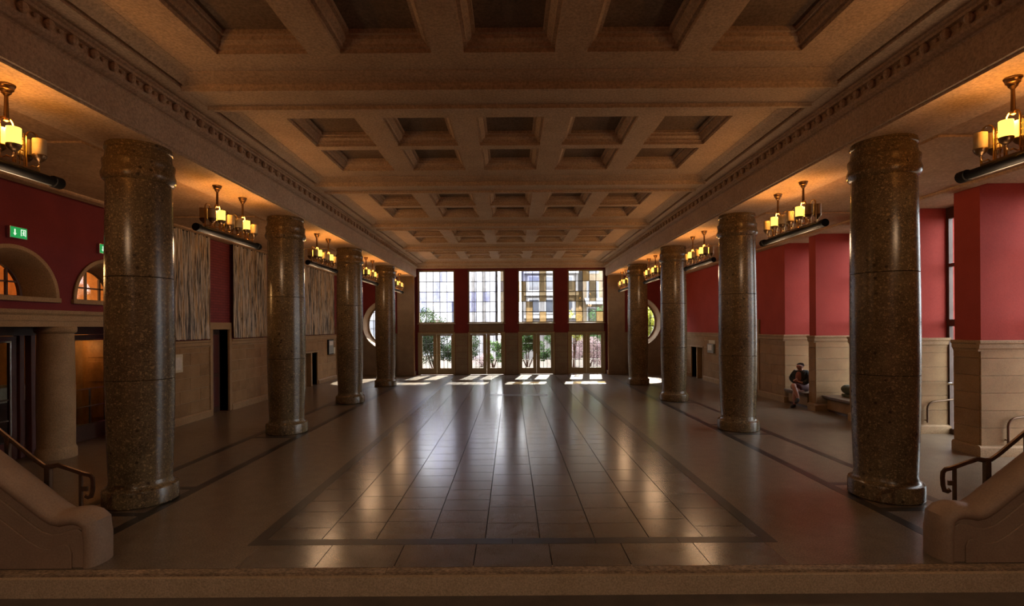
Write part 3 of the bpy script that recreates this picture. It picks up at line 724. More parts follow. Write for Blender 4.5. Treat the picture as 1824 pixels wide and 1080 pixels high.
bent_rail(9.32, 8.9, 'bent dark rail fixed low on the slim red pier nearest the stairs')
bent_rail(11.32, 9.06, 'bent dark rail fixed low on the wide red pier')
t = thing('control_box', 'grey metal cabinet with white panel on the wainscot beside the low niche', 'cabinet', (XR - .03, 21.9, 1.3))
MB().box(XR - .12, XR - .036, 21.45, 22.1, 1.25, 1.62).build('body', 'grey_board', t, bevel=.01); MB().box(XR - .132, XR - .12, 21.6, 22.0, 1.36, 1.58).build('panel', 'white_sill', t)
MB().box(XR - .05, XR - .03, 21.45, 22.1, 1.64, 1.78).build('plate', 'paper', t)
# benches in the recesses
def bench(y0, y1, label, x0):
    t = thing('bench', label, 'bench', (XR + .3, (y0 + y1) / 2, 0), 'stone benches in the window recesses')
    x1 = XO - .05
    MB().box(x0 + .12, x1, y0 + .08, y1 - .08, .06, .34).build('body', 'sandstone', t, bevel=.015)
    MB().box(x0 + .16, x1, y0 + .1, y1 - .1, 0, .06).build('plinth', 'dark_wood', t)
    MB().sweep([(x0 + .1, .33), (x0 + .05, .36), (x0 + .02, .38), (x0 + .02, .40), (x1, .40), (x1, .33)], y0 + .03, y1 - .03, mXZ).build('moulding', 'bench_wood', t)
    MB().box(x0, x1, y0 + .02, y1 - .02, .40, .45).build('seat', 'bench_wood', t, bevel=.012)
    return t
bench(12.97, 14.36, 'stone bench with dark seat carrying a striped bolster', 8.6)
bench(14.8, 15.98, 'stone bench with dark seat under the seated person', 8.4)
t = thing('bolster', 'dark green striped bolster lying on the bench', 'cushion', (9.2, 13.6, .45))
pts = [(9.12, 13.3 + .9 * k / 10, .64) for k in range(11)]
MB().tube(pts, [.07, .115, .13, .135, .135, .135, .135, .135, .13, .115, .07], 16).build('cover', 'striped_cushion', t, True)
MB().box(9.0, 9.25, 13.35, 14.1, .456, .52).build('pad', 'striped_cushion', t, bevel=.015)

# ------------------------------------------------------------------ end wall with windows, doors, oculi
WIN = [(-4.64, -2.91), (-2.11, -.38), (.42, 2.13), (2.94, 4.67)]
WZ0, WZ1 = 2.66, 5.22; DTOP = 2.13
holes = [rect(a - .07, b + .07, WZ0 - .07, WZ1 + .07) for a, b in WIN]
out = [(-4.95, 0)]
for a, b in WIN: out += [(a - .07, 0), (a - .07, DTOP), (b + .07, DTOP), (b + .07, 0)]
out += [(4.95, 0), (4.95, 5.8), (-4.95, 5.8)]
wb = struct(MB().plate(out, holes, YB, YB + .4, mXZ).build('wall_back', 'dark_red_plaster'), 'wine red end wall with four windows over four glazed double doors', 'wall')
MB().sweep([(YB - .12, 5.42), (YB - .12, 5.5), (YB - .3, 5.58), (YB - .3, ZS + .01), (YB + .02, ZS + .01), (YB + .02, 5.36), (YB - .05, 5.38)], -4.8, 4.8, mYZ).build('cornice', 'ceiling_stone', wb)
edges = [-4.78] + [v for a, b in WIN for v in (a - .07, b + .07)] + [4.78]
for a, b in zip(edges[0::2], edges[1::2]):
    if b - a > .2:
        blocks_x(wb, YB, -1, a + .02, b - .02, .9, 'brown_pier')
        MB().box(a + .02, b - .02, YB - .03, YB, 0, .2).build('plinth', 'brown_pier', wb); MB().box(a + .02, b - .02, YB - .035, YB, 1.92, LEDGE).build('ledge', 'brown_pier', wb)
for a, b in WIN:
    MB().box(a - .02, b + .02, YB - .02, YB + .05, 2.17, 2.56).build('spandrel', 'brown_pier', wb); MB().box(a + .15, b - .15, YB - .03, YB, 2.24, 2.5).build('spandrel_panel', 'brown_pier', wb, bevel=.01)
AMB = {2: [(3, 0), (3, 1), (0, 1), (0, 2), (3, 2), (1, 3), (1, 4), (3, 4)], 3: [(2, 0), (3, 1), (3, 2), (0, 1), (0, 2), (1, 3), (1, 4), (4, 4), (1, 2)]}
LIL = {0: [(0, 2), (0, 3), (3, 0), (2, 1), (2, 2), (4, 2), (4, 3)], 1: [(0, 2), (2, 2), (0, 3), (4, 1)], 2: [(0, 0), (1, 0), (2, 0)], 3: []}
wl_names = ['standing behind a leafy shrub', 'with view of drainpipes', 'with several amber panes and a pale bar', 'with scattered amber panes next to the red piers aisle']
for i, (a, b) in enumerate(WIN):
    w = thing('window_%d' % (i + 1), 'tall leaded window of twenty five panes, %s' % ['first from the textile side', 'second from the textile side', 'third from the textile side', 'nearest the red piers'][i], 'window', ((a + b) / 2, YB + .2, WZ0)); w['kind'] = 'structure'
    MB().plate(rect(a - .07, b + .07, WZ0 - .07, WZ1 + .07), [rect(a, b, WZ0, WZ1)], YB + .06, YB + .2, mXZ).build('frame', 'tan_paint', w)
    MB().box(a - .1, b + .1, YB - .06, YB + .2, WZ0 - .1, WZ0 - .065).build('sill', 'tan_paint', w, bevel=.006)
    mb = MB()
    for k in range(1, 5):
        xx = a + (b - a) * k / 5; mb.box(xx - .011, xx + .011, YB + .115, YB + .145, WZ0, WZ1)
        zz = WZ0 + (WZ1 - WZ0) * k / 5; mb.box(a, b, YB + .11, YB + .15, zz - .014, zz + .014)
    mb.build('glazing_bars', 'lead', w)
    for c in range(5):
        for r in range(5):
            g = 'glass_clear'
            if (c, r) in AMB.get(i, []): g = 'glass_amber'
            elif (c, r) in LIL.get(i, []): g = 'glass_lilac'
            x0 = a + (b - a) * c / 5; x1 = a + (b - a) * (c + 1) / 5; z1 = WZ1 - (WZ1 - WZ0) * r / 5; z0 = WZ1 - (WZ1 - WZ0) * (r + 1) / 5
            piece('pane', g, w, x0, x1, YB + .128, YB + .133, z0, z1)
    pl = bpy.data.lights.new('daylight_portal', 'AREA'); pl.shape = 'RECTANGLE'; pl.size = b - a; pl.size_y = WZ1 - WZ0; pl.cycles.is_portal = True
    lo = bpy.data.objects.new('daylight_portal', pl); COL.objects.link(lo); lo.parent = w; lo.location = (0, .25, (WZ1 - WZ0) / 2); lo.rotation_euler = (-PI / 2, 0, 0)
    # double door below
    d = thing('door_%d' % (i + 6), 'tan glazed double door under the %s tall leaded window' % ['first', 'second', 'third', 'fourth'][i], 'door', ((a + b) / 2, YB + .1, 0)); d['kind'] = 'structure'
    MB().plate([(a - .07, 0), (a + .03, 0), (a + .03, 2.05), (b - .03, 2.05), (b - .03, 0), (b + .07, 0), (b + .07, DTOP + .02), (a - .07, DTOP + .02)], [], YB - .03, YB + .16, mXZ).build('frame', 'tan_paint', d)
    xm = (a + b) / 2
    for x0, x1, sgn in ((a + .03, xm - .004, 1), (xm + .004, b - .03, -1)):
        g0, g1, gz0, gz1 = x0 + (.10 if sgn > 0 else .17), x1 - (.17 if sgn > 0 else .10), .33, 1.97
        lf = MB().plate(rect(x0, x1, .01, 2.045), [rect(g0, g1, gz0, gz1)], YB + .06, YB + .12, mXZ).build('leaf', 'tan_paint', d)
        mb = MB()
        for k in (1, 2): xx = g0 + (g1 - g0) * k / 3; mb.box(xx - .009, xx + .009, YB + .075, YB + .105, gz0, gz1)
        for k in (1, 2, 3): zz = gz0 + (gz1 - gz0) * k / 4; mb.box(g0, g1, YB + .072, YB + .108, zz - .011, zz + .011)
        mb.build('glazing_bars', 'lead', lf)
        for c in range(3):
            for r in range(4):
                piece('pane', 'glass_clear', lf, g0 + (g1 - g0) * c / 3, g0 + (g1 - g0) * (c + 1) / 3, YB + .088, YB + .093, gz0 + (gz1 - gz0) * r / 4, gz0 + (gz1 - gz0) * (r + 1) / 4)
        hx = xm - sgn * .07
        MB().tube([(hx, YB + .06, 1.02), (hx, YB + .0, 1.02), (hx - sgn * .1, YB + .0, 1.02)], .011).build('handle', 'brass', lf, True)
    pl = bpy.data.lights.new('daylight_portal', 'AREA'); pl.shape = 'RECTANGLE'; pl.size = b - a; pl.size_y = 1.7; pl.cycles.is_portal = True
    lo = bpy.data.objects.new('daylight_portal', pl); COL.objects.link(lo); lo.parent = d; lo.location = (0, .25, 1.15); lo.rotation_euler = (-PI / 2, 0, 0)
OR = 1.13
for s, xc, zc, nm, wn, lb in ((-1, -6.22, 2.56, 'wall_back_portico_side', 11, 'textile'), (1, 6.31, 2.62, 'wall_back_window_side', 12, 'red pier')):
    x0, x1 = sorted((s * 4.95, s * 8.8))
    w = struct(MB().plate(rect(x0, x1, 0, ZA + .1), [circ(xc, zc, OR + .13, 64)], YB, YB + .55, mXZ).build(nm, 'dark_red_plaster'), 'red end wall of the aisle on the %s side pierced by a round window' % lb, 'wall')
    mb = MB()
    mb.plate(rect(x0, x1, 0, 2.02), [], YB, YB - .02, mXZ) if False else None
    # wainscot below the round window, cut to its rim
    n = 24; rr = OR + .13
    pts = [(x0, 0), (x1, 0), (x1, 2.06)]
    dx = math.sqrt(max(0, rr * rr - (zc - 2.06) ** 2)); a1 = math.atan2(2.06 - zc, dx)
    pts += [(xc + rr * math.cos(t), zc + rr * math.sin(t)) for t in [a1 + (-PI - 2 * a1) * k / n for k in range(n + 1)]] + [(x0, 2.06)]
    MB().plate(pts, [], YB - .03, YB, mXZ).build('wainscot', 'brown_pier', w)
    # splayed reveal
    rings = [(OR + .15, YB - .045), (OR + .135, YB - .05), (OR + .12, YB), (OR, YB + .42), (OR, YB + .55)]
    v = []; f = []; n = 64
    for r, yy in rings:
        for k in range(n): t_ = 2 * PI * k / n; v.append((xc + r * math.cos(t_), yy, zc + r * math.sin(t_)))
    for j in range(len(rings) - 1):
        for k in range(n): f.append((j * n + k, j * n + (k + 1) % n, (j + 1) * n + (k + 1) % n, (j + 1) * n + k))
    MB().add(v, f).build('reveal', 'sandstone_trim', w, True)
    wd = thing('window_%d' % wn, 'round leaded window at the end of the aisle on the %s side' % lb, 'window', (xc, YB + .45, zc - OR)); wd['kind'] = 'structure'
    MB().plate(circ(xc, zc, OR + .01, 64), [circ(xc, zc, OR - .07, 64)], YB + .40, YB + .48, mXZ).build('frame', 'brown_pier', wd)
    mb = MB()
    for k in range(-2, 3):
        q = k * .42; h = math.sqrt(OR * OR - q * q) - .03
        mb.box(xc + q - .011, xc + q + .011, YB + .43, YB + .46, zc - h, zc + h); mb.box(xc - h, xc + h, YB + .43, YB + .46, zc + q + .21 - .012, zc + q + .21 + .012) if abs(q + .21) < .95 else None
    mb.build('glazing_bars', 'lead', wd)
    MB().plate(circ(xc, zc, OR - .03, 64), [], YB + .443, YB + .448, mXZ).build('pane', 'glass_clear', wd)
    pl = bpy.data.lights.new('daylight_portal', 'AREA'); pl.shape = 'ELLIPSE'; pl.size = 2 * OR; pl.size_y = 2 * OR; pl.cycles.is_portal = True
    lo = bpy.data.objects.new('daylight_portal', pl); COL.objects.link(lo); lo.parent = wd; lo.location = (0, .15, OR); lo.rotation_euler = (-PI / 2, 0, 0)
    # engaged pilaster at the end of the column row
    p = MB().box(*sorted((s * 4.86, s * 5.62)), YB - .5, YB, .2, ZA).build('trim_%d' % (6 if s < 0 else 7), 'brown_pier')
    struct(p, 'brown stone pilaster ending the column row on the %s side' % lb, 'pilaster')
    for z0, z1 in zip([.2, .75, 1.35, 1.95, 2.55, 3.15, 3.75, 4.35], [.75, 1.35, 1.95, 2.55, 3.15, 3.75, 4.35, 4.8]):
        piece('stone_block', 'brown_pier', p, *sorted((s * 4.84, s * 5.64)), YB - .52, YB - .48, z0 + .002, z1 - .002)
    MB().lathe([(.085, 0), (.085, .1), (.06, .16), (.045, .22), (.045, 4.5), (.07, 4.6), (.075, 4.7), (.05, 4.78), (.05, ZA)], 16, (s * 4.84, YB - .47, 0)).build('edge_roll', 'sandstone_trim', p, True)
    MB().box(*sorted((s * 4.8, s * 5.68)), YB - .55, YB, 0, .2).build('base', 'brown_pier', p, bevel=.01)
    MB().box(*sorted((s * 5.62, s * 5.86)), YB - .2, YB, LEDGE, ZA).build('red_return', 'dark_red_plaster', p)
    MB().box(*sorted((s * 5.62, s * 5.86)), YB - .2, YB, 0, LEDGE).build('stone_return', 'brown_pier', p)

# wall behind the camera closes the stair hall
struct(MB().box(-9.6, 9.9, -5.4, -5.2, -1.5, 6.3).build('wall_front', 'red_plaster'), 'plain red wall of the stair hall opposite the windows', 'wall')

# ------------------------------------------------------------------ chandeliers
ch = thing('chandelier', '', 'chandelier', (0, 0, 0), 'brass chandeliers between the columns')
st = [-.725 + .29 * k for k in range(6)]
ZR = -.78                                   # rail level below ceiling (chandelier origin at ceiling)
shade_lit = MB().lathe([(.058, 0), (.062, .01), (.062, .165), (.058, .175), (.054, .165), (.054, .01)], 20, cap=False)
def shade_mesh(mat):
    me = MB().lathe([(.02, -.004), (.06, 0), (.062, .005), (.062, .172), (.059, .176), (.056, .172), (.056, .008), (.02, .006)], 20, cap=False).mesh('shade'); me.materials.append(M[mat])
    me.polygons.foreach_set('use_smooth', [True] * len(me.polygons)); return me
sm_lit, sm_un = shade_mesh('shade_lit'), shade_mesh('shade_unlit')
cup_me = MB().lathe([(.008, -.085), (.016, -.08), (.014, -.07), (.035, -.058), (.055, -.035), (.066, -.005), (.066, .004), (.05, .004)], 18).mesh('cup'); cup_me.materials.append(M['dark_brass'])
cup_me.polygons.foreach_set('use_smooth', [True] * len(cup_me.polygons))
def put(name, me, loc):
    o = bpy.data.objects.new(name, me); COL.objects.link(o); o.parent = ch; o.location = loc; return o
for i, y in enumerate(st):
    stem = i in (1, 4)
    for sx in (-.075, .075):
        put('shade', sm_lit if stem else sm_un, (sx, y, -.62 if stem else -.64)); put('cup', cup_me, (sx, y, -.62 if stem else -.64))
        z = -.62 if stem else -.64
        MB().tube([(sx, y, z - .08), (sx * .9, y, z - .115), (sx * .5, y, z - .13), (0, y, z - .11)], .007, 6).build('arm', 'brass', ch, True)
    top = -.35 if stem else -.40
    a0 = [(0, y - .075, ZR), (0, y - .075, top - .06)] + [(0, y - .075 * math.cos(a), top - .06 + .075 * math.sin(a)) for a in [PI * k / 8 for k in range(1, 8)]] + [(0, y + .075, top - .06), (0, y + .075, ZR)]
    MB().tube(a0, .009, 6, ry=.012).build('hoop', 'brass', ch, True)
    if stem:
        MB().lathe([(.078, 0), (.078, -.014), (.07, -.02), (.062, -.05), (.064, -.056), (.05, -.064), (.04, -.085), (.042, -.09), (.028, -.105), (.018, -.12)], 20, (0, y, 0)).build('canopy', 'dark_brass', ch, True)
        MB().lathe([(.017, -.11), (.019, -.2), (.022, -.33), (.022, -.345), (.03, -.35), (.026, -.375), (.008, -.385)], 14, (0, y, 0)).build('stem', 'dark_brass', ch, True)
        ld = bpy.data.lights.new('lamp_light', 'POINT'); ld.energy = 19; ld.color = (1.0, .38, .07); ld.shadow_soft_size = .06
        lo = bpy.data.objects.new('lamp_light', ld); COL.objects.link(lo); lo.parent = ch; lo.location = (0, y, -.43)
for y0, y1 in zip(st, st[1:]):
    mb = MB(); ym = (y0 + y1) / 2
    for dy in (-.045, 0, .045): mb.box(-.005, .005, ym + dy - .004, ym + dy + .004, ZR, -.45)
    for z in (-.74, -.68, -.62, -.56, -.50): mb.box(-.005, .005, ym - .065, ym + .065, z - .005, z + .005)
    for dy in (-.045, 0, .045): mb.lathe([(.002, -.01), (.009, 0), (.002, .01)], 6, (0, ym + dy, -.44))
    mb.build('lattice', 'brass', ch)
for y in (-.5, .5):
    ld = bpy.data.lights.new('fill_light', 'POINT'); ld.energy = 12; ld.color = (1.0, .62, .35); ld.shadow_soft_size = .14  # added fill light, floats free below the bar to brighten the hall
    lo = bpy.data.objects.new('lamp_light', ld); COL.objects.link(lo); lo.parent = ch; lo.location = (0, y, ZR - .33)
MB().box(-.014, .014, -.8, .8, ZR - .02, ZR).build('rail', 'dark_brass', ch)
bar = MB().tube([(0, -1.0, ZR - .07), (0, 1.0, ZR - .07)], .05, 12).build('light_bar', 'black_metal', ch, True)
MB().box(-.012, .012, -.95, .95, ZR - .124, ZR - .112).build('reflector_strip', 'grey_board', ch)
for y in (-1.02, 1.02): MB().tube([(0, y - .05, ZR - .07), (0, y + .05, ZR - .07)], .066, 14).build('end_cap', 'black_metal', ch, True)
for y in (-.6, .6): MB().box(-.012, .012, y - .012, y + .012, ZR - .03, ZR - .01).build('bracket', 'black_metal', ch)
names = {4.9: 'between the stairs and the first column', 9.6: 'between the first and second columns', 14.3: 'between the second and third columns', 19.0: 'between the third and fourth columns', 23.7: 'between the fourth column and the pilaster'}
firstc = True
for s, row in ((-1, 'textile side'), (1, 'red pier side')):
    for yy in (4.9, 9.6, 14.3, 19.0, 23.7):
        o = ch if firstc else copy_tree(ch); firstc = False
        o.location = (s * 5.2, yy, ZA); o.rotation_euler.z = 0 if s < 0 else PI
        o['label'] = 'brass chandelier with cream shades %s, %s' % (names[yy], row)

# ------------------------------------------------------------------ globe pendants of the stair hall behind
def pendant(x, y):
    t = thing('dome_pendant', 'brass dome pendant lamp hanging over the front stairs, %s side' % ('portico' if x < 0 else 'red pier'), 'lamp', (x, y, 4.3), 'dome pendants over the front stairs')
    MB().lathe([(.09, ZC), (.09, ZC - .03), (.03, ZC - .08)], 20, (x, y, 0)).build('canopy', 'dark_brass', t, True)
    MB().tube([(x, y, ZC - .06), (x, y, 4.72)], .012).build('rod', 'dark_brass', t, True)
    MB().lathe([(.012, 4.74), (.05, 4.73), (.10, 4.70), (.16, 4.62), (.19, 4.52), (.20, 4.42), (.195, 4.42), (.185, 4.52), (.155, 4.61), (.09, 4.69), (.012, 4.72)], 28, (x, y, 0), cap=False).build('dome_shade', 'dark_brass', t, True)
    MB().lathe([(.005, 4.50), (.045, 4.52), (.06, 4.57), (.045, 4.62), (.02, 4.66)], 16, (x, y, 0)).build('bulb', 'bulb', t, True)
    ld = bpy.data.lights.new('pendant_light', 'POINT'); ld.energy = 230; ld.color = (1.0, .74, .52); ld.shadow_soft_size = .05
    lo = bpy.data.objects.new('pendant_light', ld); COL.objects.link(lo); lo.parent = t; lo.location = (0, 0, .19)
pendant(-3.2, -1.6); pendant(3.2, -1.6)

# ------------------------------------------------------------------ balustrades and handrails
def balustrade(s, xe, label):
    X = lambda x: s * (xe + x)               # x grows outwards from the scroll end
    yf, yb = YF + .02, YF + .34
    t = thing('stair_balustrade', label, 'balustrade', (X(0), (yf + yb) / 2, 0), 'stone stair balustrades')
    topline = [(0.0, 0), (0.0, .36), (.012, .43), (.045, .5), (.10, .545), (.17, .565), (.25, .56), (.32, .545), (.39, .56), (.48, .615), (.60, .71), (.74, .82), (.90, .945), (1.1, 1.10), (1.5, 1.40), (2.2, 1.92)]
    inner = [(max(x, .05), max(z - .05, 0) if z > 0 else 0) for x, z in topline]
    prof = inner + [(2.2, 0)]
    b = MB().sweep([(X(x), z) for x, z in prof], yf + .03, yb - .03, mXZ).build('body', 'balustrade_stone', t)
    path = [Vector((X(x + (.05 if x < .04 else .02)), (yf + yb) / 2, max(z - .085, 0))) for x, z in topline]
    # rounded coping that follows the top line and drops down the end
    rr = [.085] * 3 + [.085] * (len(path) - 3)
    MB().tube([tuple(p) for p in path], .168, 20, ry=.085).build('coping', 'balustrade_stone', t, True)
    # wave band and raised inner panel on both faces
    wave = [(.06, 0), (.06, .27), (.085, .35), (.14, .39), (.22, .38), (.30, .345), (.40, .335), (.50, .37), (.62, .455), (.78, .585), (.95, .72), (1.2, .92), (2.2, 1.66), (2.2, 0)]
    pan = [(.19, 0), (.19, .16), (.215, .225), (.26, .245), (.32, .225), (.40, .195), (.50, .21), (.62, .28), (.78, .405), (.95, .54), (1.2, .74), (2.2, 1.48), (2.2, 0)]
    for y0, y1, y2 in ((yf + .03, yf + .008, yf - .01), (yb - .03, yb - .008, yb + .01)):
        MB().sweep([(X(x), z) for x, z in wave], min(y0, y1), max(y0, y1), mXZ).build('wave_band', 'balustrade_stone', t, bevel=.008)
        MB().sweep([(X(x), z) for x, z in pan], min(y1, y2), max(y1, y2), mXZ).build('carved_panel', 'balustrade_stone', t, bevel=.006)
    yr = yb + .06
    r = thing('handrail', label.replace('carved stone balustrade with scroll end', 'bronze handrail with curled end behind the balustrade'), 'handrail', (X(.6), yr, 0), 'bronze handrails')
    zr = .83
    curl = [(X(.36), zr - .22), (X(.335), zr - .235), (X(.30), zr - .225), (X(.285), zr - .17), (X(.28), zr - .09), (X(.285), zr - .03), (X(.31), zr)]
    main = [(X(.38), zr + .015), (X(.55), zr + .075), (X(.66), zr + .11), (X(.74), zr + .095), (X(.80), zr + .10), (X(.9), zr + .17), (X(1.3), zr + .50), (X(2.3), zr + 1.3)]
    MB().tube([(a, yr, b) for a, b in curl + main], .017, 8, ry=.026).build('rail', 'bronze', r, True)
    MB().box(*sorted((X(.395), X(.425))), yr - .015, yr + .015, 0, zr + .03).build('slim_post', 'bronze', r, bevel=.004)
    MB().box(*sorted((X(.73), X(.79))), yr - .025, yr + .025, 0, zr + .09).build('post', 'bronze', r, bevel=.005)
    MB().box(*sorted((X(1.17), X(1.22))), yr - .02, yr + .02, 0, zr + .41).build('post', 'bronze', r, bevel=.005)
    MB().box(*sorted((X(.34), X(.40))), yr - .01, yr + .01, zr - .17, zr - .12).build('curl_block', 'bronze', r)
balustrade(-1, 4.24, 'carved stone balustrade with scroll end on the portico side')
balustrade(1, 4.36, 'carved stone balustrade with scroll end on the red pier side')

# ------------------------------------------------------------------ seated person
pr = thing('person', 'seated person in dark jacket and dark red skirt, legs crossed, on the bench', 'person', (8.60, 15.3, 0), rz=math.radians(214))
def skin_mesh(name, chains, mat, parent, sub=2, root=0):
    v = []; e = []; r = []; idx = {}
    for chn in chains:
        prev = None
        for p in chn:
            key = tuple(round(q, 4) for q in p[:3])
            if key not in idx: idx[key] = len(v); v.append(key); r.append(p[3])
            if prev is not None and (prev, idx[key]) not in e and (idx[key], prev) not in e: e.append((prev, idx[key]))
            prev = idx[key]
    me = bpy.data.meshes.new(name); me.from_pydata(v, e, []); me.materials.append(M[mat])
    o = bpy.data.objects.new(name, me); COL.objects.link(o); o.parent = parent
    md = o.modifiers.new('skin', 'SKIN'); md.use_smooth_shade = True
    if not me.skin_vertices: pass
    for i, sv in enumerate(me.skin_vertices[0].data):
        q = r[i]; k_ = 1.2 if name == 'body' else 1.3
        sv.radius = (q[0] * k_, q[1] * k_) if isinstance(q, tuple) else (q * k_, q * k_); sv.use_root = (i == root)
    sb = o.modifiers.new('sub', 'SUBSURF'); sb.levels = sub; sb.render_levels = sub
    return o
pel, bel, che, nb, nk = (0, 0, .56, .12), (.02, 0, .72, .13), (.05, 0, .92, .135), (.07, 0, 1.04, .075), (.085, 0, 1.085, .05)
def finger(w, d, r=.009, L=.07, n=3, curl=(0, 0, -1)):
    out = [w]; p = Vector(w[:3]); d = Vector(d).normalized()
    for k in range(n):
        p = p + d * (L / n); out.append((p.x, p.y, p.z, r * (1 - .15 * k))); d = (d + Vector(curl) * .45).normalized()
    return out
chains = [[pel, bel, che, nb, nk, (.105, 0, 1.125, .066), (.12, 0, 1.18, .088), (.108, 0, 1.23, .075)],
          [che, (.04, .15, 1.0, .06), (.09, .24, .80, .043), (.20, .16, .70, .035), (.285, .06, .735, .026), (.31, .03, .755, .024)],
          [che, (.04, -.15, 1.0, .06), (.10, -.24, .80, .043), (.22, -.12, .74, .034), (.29, -.03, .79, .026), (.31, .0, .81, .024)],
          [pel, (.03, .09, .53, .095), (.26, .085, .525, .08), (.46, .05, .50, .062), (.47, .03, .32, .055), (.45, .02, .11, .035), (.47, .015, .05, .035), (.58, .005, .035, .03)],
          [pel, (.03, -.09, .53, .095), (.26, -.06, .60, .078), (.48, .0, .63, .062), (.53, .09, .48, .055), (.56, .17, .32, .036), (.60, .19, .27, .034), (.68, .18, .20, .03)]]
for w, d0 in (((.31, .03, .755, .024), 1), ((.31, .0, .81, .024), -1)):
    for k, L in enumerate((.06, .07, .068, .055)): chains.append(finger(w, (.5, -d0 * .8, .35 - .22 * k), L=L))
    chains.append(finger(w, (.2, -d0 * .3, .9), L=.05, r=.010))
skin_mesh('body', chains, 'skin', pr)
skin_mesh('jacket', [[(0, 0, .62, (.185, .165)), (.02, 0, .76, (.17, .155)), (.035, 0, .92, (.165, .16)), (.045, 0, 1.0, (.13, .12)), (.06, 0, 1.05, .085)], [(.035, 0, .92, (.165, .16)), (.03, .165, 1.0, .086), (.08, .26, .80, .066), (.19, .17, .70, .052), (.235, .12, .715, .045)],
     [(.035, 0, .92, (.165, .16)), (.03, -.165, 1.0, .086), (.09, -.26, .80, .066), (.21, -.13, .74, .052), (.245, -.09, .762, .045)]], 'jacket_cloth', pr)
skin_mesh('shirt', [[(.10, 0, .72, (.10, .10)), (.135, 0, .86, (.10, .09)), (.125, 0, .97, (.085, .075)), (.10, 0, 1.03, .06)]], 'shirt_cloth', pr)
skin_mesh('skirt', [[(-.07, 0, .55, (.19, .115)), (.02, 0, .565, (.215, .135)), (.18, .01, .58, (.19, .115)), (.34, .02, .585, (.14, .1)), (.43, .03, .58, (.12, .095))]], 'skirt_cloth', pr)
skin_mesh('hair', [[(.06, 0, 1.13, .06), (.07, 0, 1.19, .086), (.085, 0, 1.235, .084), (.10, 0, 1.26, .06)]], 'hair', pr)
skin_mesh('shoe', [[(.45, .018, .075, .042), (.48, .012, .045, .044), (.56, .005, .035, .04), (.62, .0, .03, .03)]], 'shoe_leather', pr)
skin_mesh('shoe', [[(.575, .18, .29, .042), (.615, .188, .25, .044), (.68, .18, .195, .038), (.72, .176, .16, .028)]], 'shoe_leather', pr)
hb = pr
mb = MB().lathe([(.004, -.018), (.011, -.008), (.009, .012), (.003, .03)], 8); nose = mb.mesh('nose'); nose.materials.append(M['skin'])
o = bpy.data.objects.new('nose', nose); COL.objects.link(o); o.parent = pr; o.location = (.208, 0, 1.168)
for sy in (-1, 1):
    e = MB().lathe([(.002, -.008), (.008, -.004), (.009, 0), (.008, .004), (.002, .008)], 8).mesh('eye'); e.materials.append(M['hair'])
    o = bpy.data.objects.new('eye', e); COL.objects.link(o); o.parent = pr; o.location = (.199, sy * .032, 1.19)
    e = MB().lathe([(.003, -.025), (.012, -.01), (.013, .01), (.004, .028)], 8).mesh('ear'); e.materials.append(M['skin'])
    o = bpy.data.objects.new('ear', e); COL.objects.link(o); o.parent = pr; o.location = (.105, sy * .092, 1.17)
e = MB().box(-.006, .006, -.02, .02, -.005, .005).mesh('mouth'); e.materials.append(M['skirt_cloth'])
o = bpy.data.objects.new('mouth', e); COL.objects.link(o); o.parent = pr; o.location = (.197, 0, 1.132)

# ------------------------------------------------------------------ outside
struct(MB().box(-60, 60, YB + .55, 110, -.5, -.15).build('ground_garden', 'gravel'), 'pale gravel garden ground outside the end wall', 'ground')
struct(MB().box(XO + .3, 60, -40, YB + .55, -.5, -.15).build('ground_court', 'gravel'), 'pale gravel court outside the recess windows', 'ground')
eave = struct(MB().box(-9.5, 9.9, YB + .5, 29.5, 5.75, 5.95).build('roof_eave', 'facade_white'), 'overhanging roof eave shading the end windows', 'eave')
def shrub(x, y, w, h, z0, mat, label, n=1500, cat='shrub', leafs=.07, trunk=True):
    t = thing('garden_shrub', label, cat, (x, y, -.15), 'shrubs outside the end windows')
    rnd = random.Random(int(x * 100 + y * 7)); mb = MB()
    blobs = [(rnd.uniform(-.6, .6) * w, rnd.uniform(-.5, .5) * w * .6, rnd.uniform(.25, .85) * h, rnd.uniform(.3, .5) * w) for _ in range(9)]
    for k in range(n):
        b = rnd.choice(blobs); d = Vector((rnd.gauss(0, 1), rnd.gauss(0, 1), rnd.gauss(0, 1))).normalized() * b[3] * rnd.uniform(.5, 1)
        c = Vector((x + b[0], y + b[1], z0 + b[2])) + d
        if c.z < z0 + .05 or c.z > z0 + h * 1.08: continue
        a = Vector((rnd.gauss(0, 1), rnd.gauss(0, 1), rnd.gauss(0, 1))).normalized(); u = a.orthogonal().normalized(); s_ = leafs * rnd.uniform(.6, 1.3)
        q = a.cross(u)
        mb.add([c - u * s_, c + q * s_ * .4, c + u * s_, c - q * s_ * .4], [(0, 1, 2, 3)])
    mb.build('foliage', mat, t, kind='stuff')
    mb = MB()
    for k in range(4): mb.tube([(x + rnd.uniform(-.1, .1), y, -.15), (x + blobs[k][0] * .5, y + blobs[k][1] * .5, z0 + h * .3), (x + blobs[k][0], y + blobs[k][1], z0 + blobs[k][2])], [.045, .03, .01], 6)
    mb.build('stem', 'bark', t, True)
shrub(-4.4, 29.6, 1.7, 3.7, -.1, 'leaf_dark', 'dark leafy shrub outside the first end window', 8500, leafs=.065)
shrub(-3.0, 31.0, 1.3, 2.6, -.1, 'leaf_dark', 'lower dark shrub beside the tall one outside the first double door', 3600, leafs=.06)
shrub(-1.05, 30.5, .7, 2.0, -.1, 'leaf_green', 'small green shrub outside the second double door', 1600, leafs=.06)
shrub(.95, 29.8, 1.1, 2.4, -.1, 'leaf_green', 'fresh green shrub outside the third double door', 6500, leafs=.06)
shrub(2.45, 30.9, 1.0, 2.5, -.1, 'leaf_green', 'bushy green shrub between third and fourth double doors', 5500, leafs=.06)
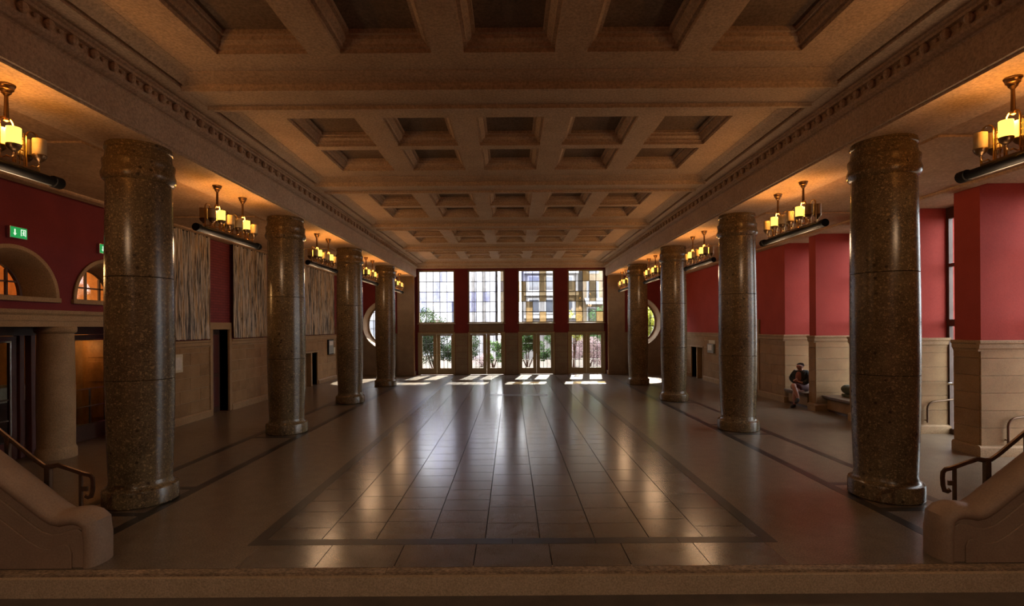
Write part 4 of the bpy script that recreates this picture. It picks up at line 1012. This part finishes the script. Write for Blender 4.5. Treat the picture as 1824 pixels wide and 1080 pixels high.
shrub(3.5, 29.2, .7, 3.0, .6, 'leaf_yellow', 'slender yellow green shrub outside the fourth end window', 1300, leafs=.06)
shrub(4.9, 32.6, 1.4, 1.7, -.1, 'leaf_pink', 'pink blossoming bush outside the fourth double door', 5000, leafs=.06)
shrub(-1.9, 33.0, 1.1, .75, -.1, 'leaf_pink', 'low pink flower bed bush outside the second double door', 1500, leafs=.05)
shrub(7.3, 29.8, 1.9, 5.0, -.1, 'leaf_yellow', 'tall yellow green tree outside the round window', 9000, 'tree', .085)
shrub(6.0, 35.0, 1.6, 4.2, -.1, 'leaf_green', 'green tree behind the yellow tree outside the round window', 3000, 'tree', .08)
def building(x0, x1, y, h, mat, label, wins, depth=9, extra=None):
    t = thing('town_building', label, 'building', ((x0 + x1) / 2, y + depth / 2, -.15), 'buildings beyond the garden')
    MB().box(x0, x1, y, y + depth, -.15, h).build('walls', mat, t)
    MB().box(x0 - .2, x1 + .2, y - .25, y + depth, h, h + .25).build('roof', 'facade_grey', t)
    for (a, b, c, e) in wins:
        f = MB().box(a, b, y - .05, y + .02, c, e).build('window', 'white_paint', t)
        MB().box(a + .1, b - .1, y - .07, y - .05, c + .1, e - .1).build('pane', 'dark_glass', f)
    if extra: extra(t, y)
    return t
def pipes(t, y):
    for x in (-3.05, -2.2):
        MB().tube([(x, y - .15, -.1), (x, y - .15, 9.5)], .13, 10).build('drainpipe', 'facade_grey', t, True)
building(-26, -6.3, 47, 9.5, 'facade_white', 'long low white building beyond the first window', [(-13 + 2.6 * k, -11.6 + 2.6 * k, 1.0, 3.2) for k in range(3)])
building(-5.6, -1.3, 42, 11, 'facade_white', 'tall white building with drainpipes beyond the second window', [(-4.9, -3.7, 2.6, 4.6)], extra=pipes)
building(-.9, 0.45, 44, 12, 'facade_tan', 'narrow tan building seen in the second window', [(-.55, .05, 2.5, 4.2)])
building(1.0, 5.2, 40, 8.8, 'facade_grey', 'grey building with white ledges beyond the third window', [(1.3 + 1.3 * k, 2.25 + 1.3 * k, 3.4 + 1.75 * r, 4.6 + 1.75 * r) for k in range(3) for r in range(3)], extra=lambda t, y: [MB().box(1.0, 5.2, y - .4, y, z, z + .22).build('ledge', 'white_paint', t) for z in (2.2, 3.05, 4.8, 6.5)])
building(6.0, 16, 43, 12, 'facade_tan', 'tan building with white awnings beyond the fourth window', [(6.3 + 1.6 * k, 7.3 + 1.6 * k, 2.4 + 2.2 * r, 4.0 + 2.2 * r) for k in range(5) for r in range(4)], extra=lambda t, y: [MB().sweep([(y - 1.1, z), (y, z + .5), (y, z + .58), (y - 1.1, z + .08)], 6.1, 12.5, mYZ).build('awning', 'white_paint', t) for z in (1.9, 4.2)])
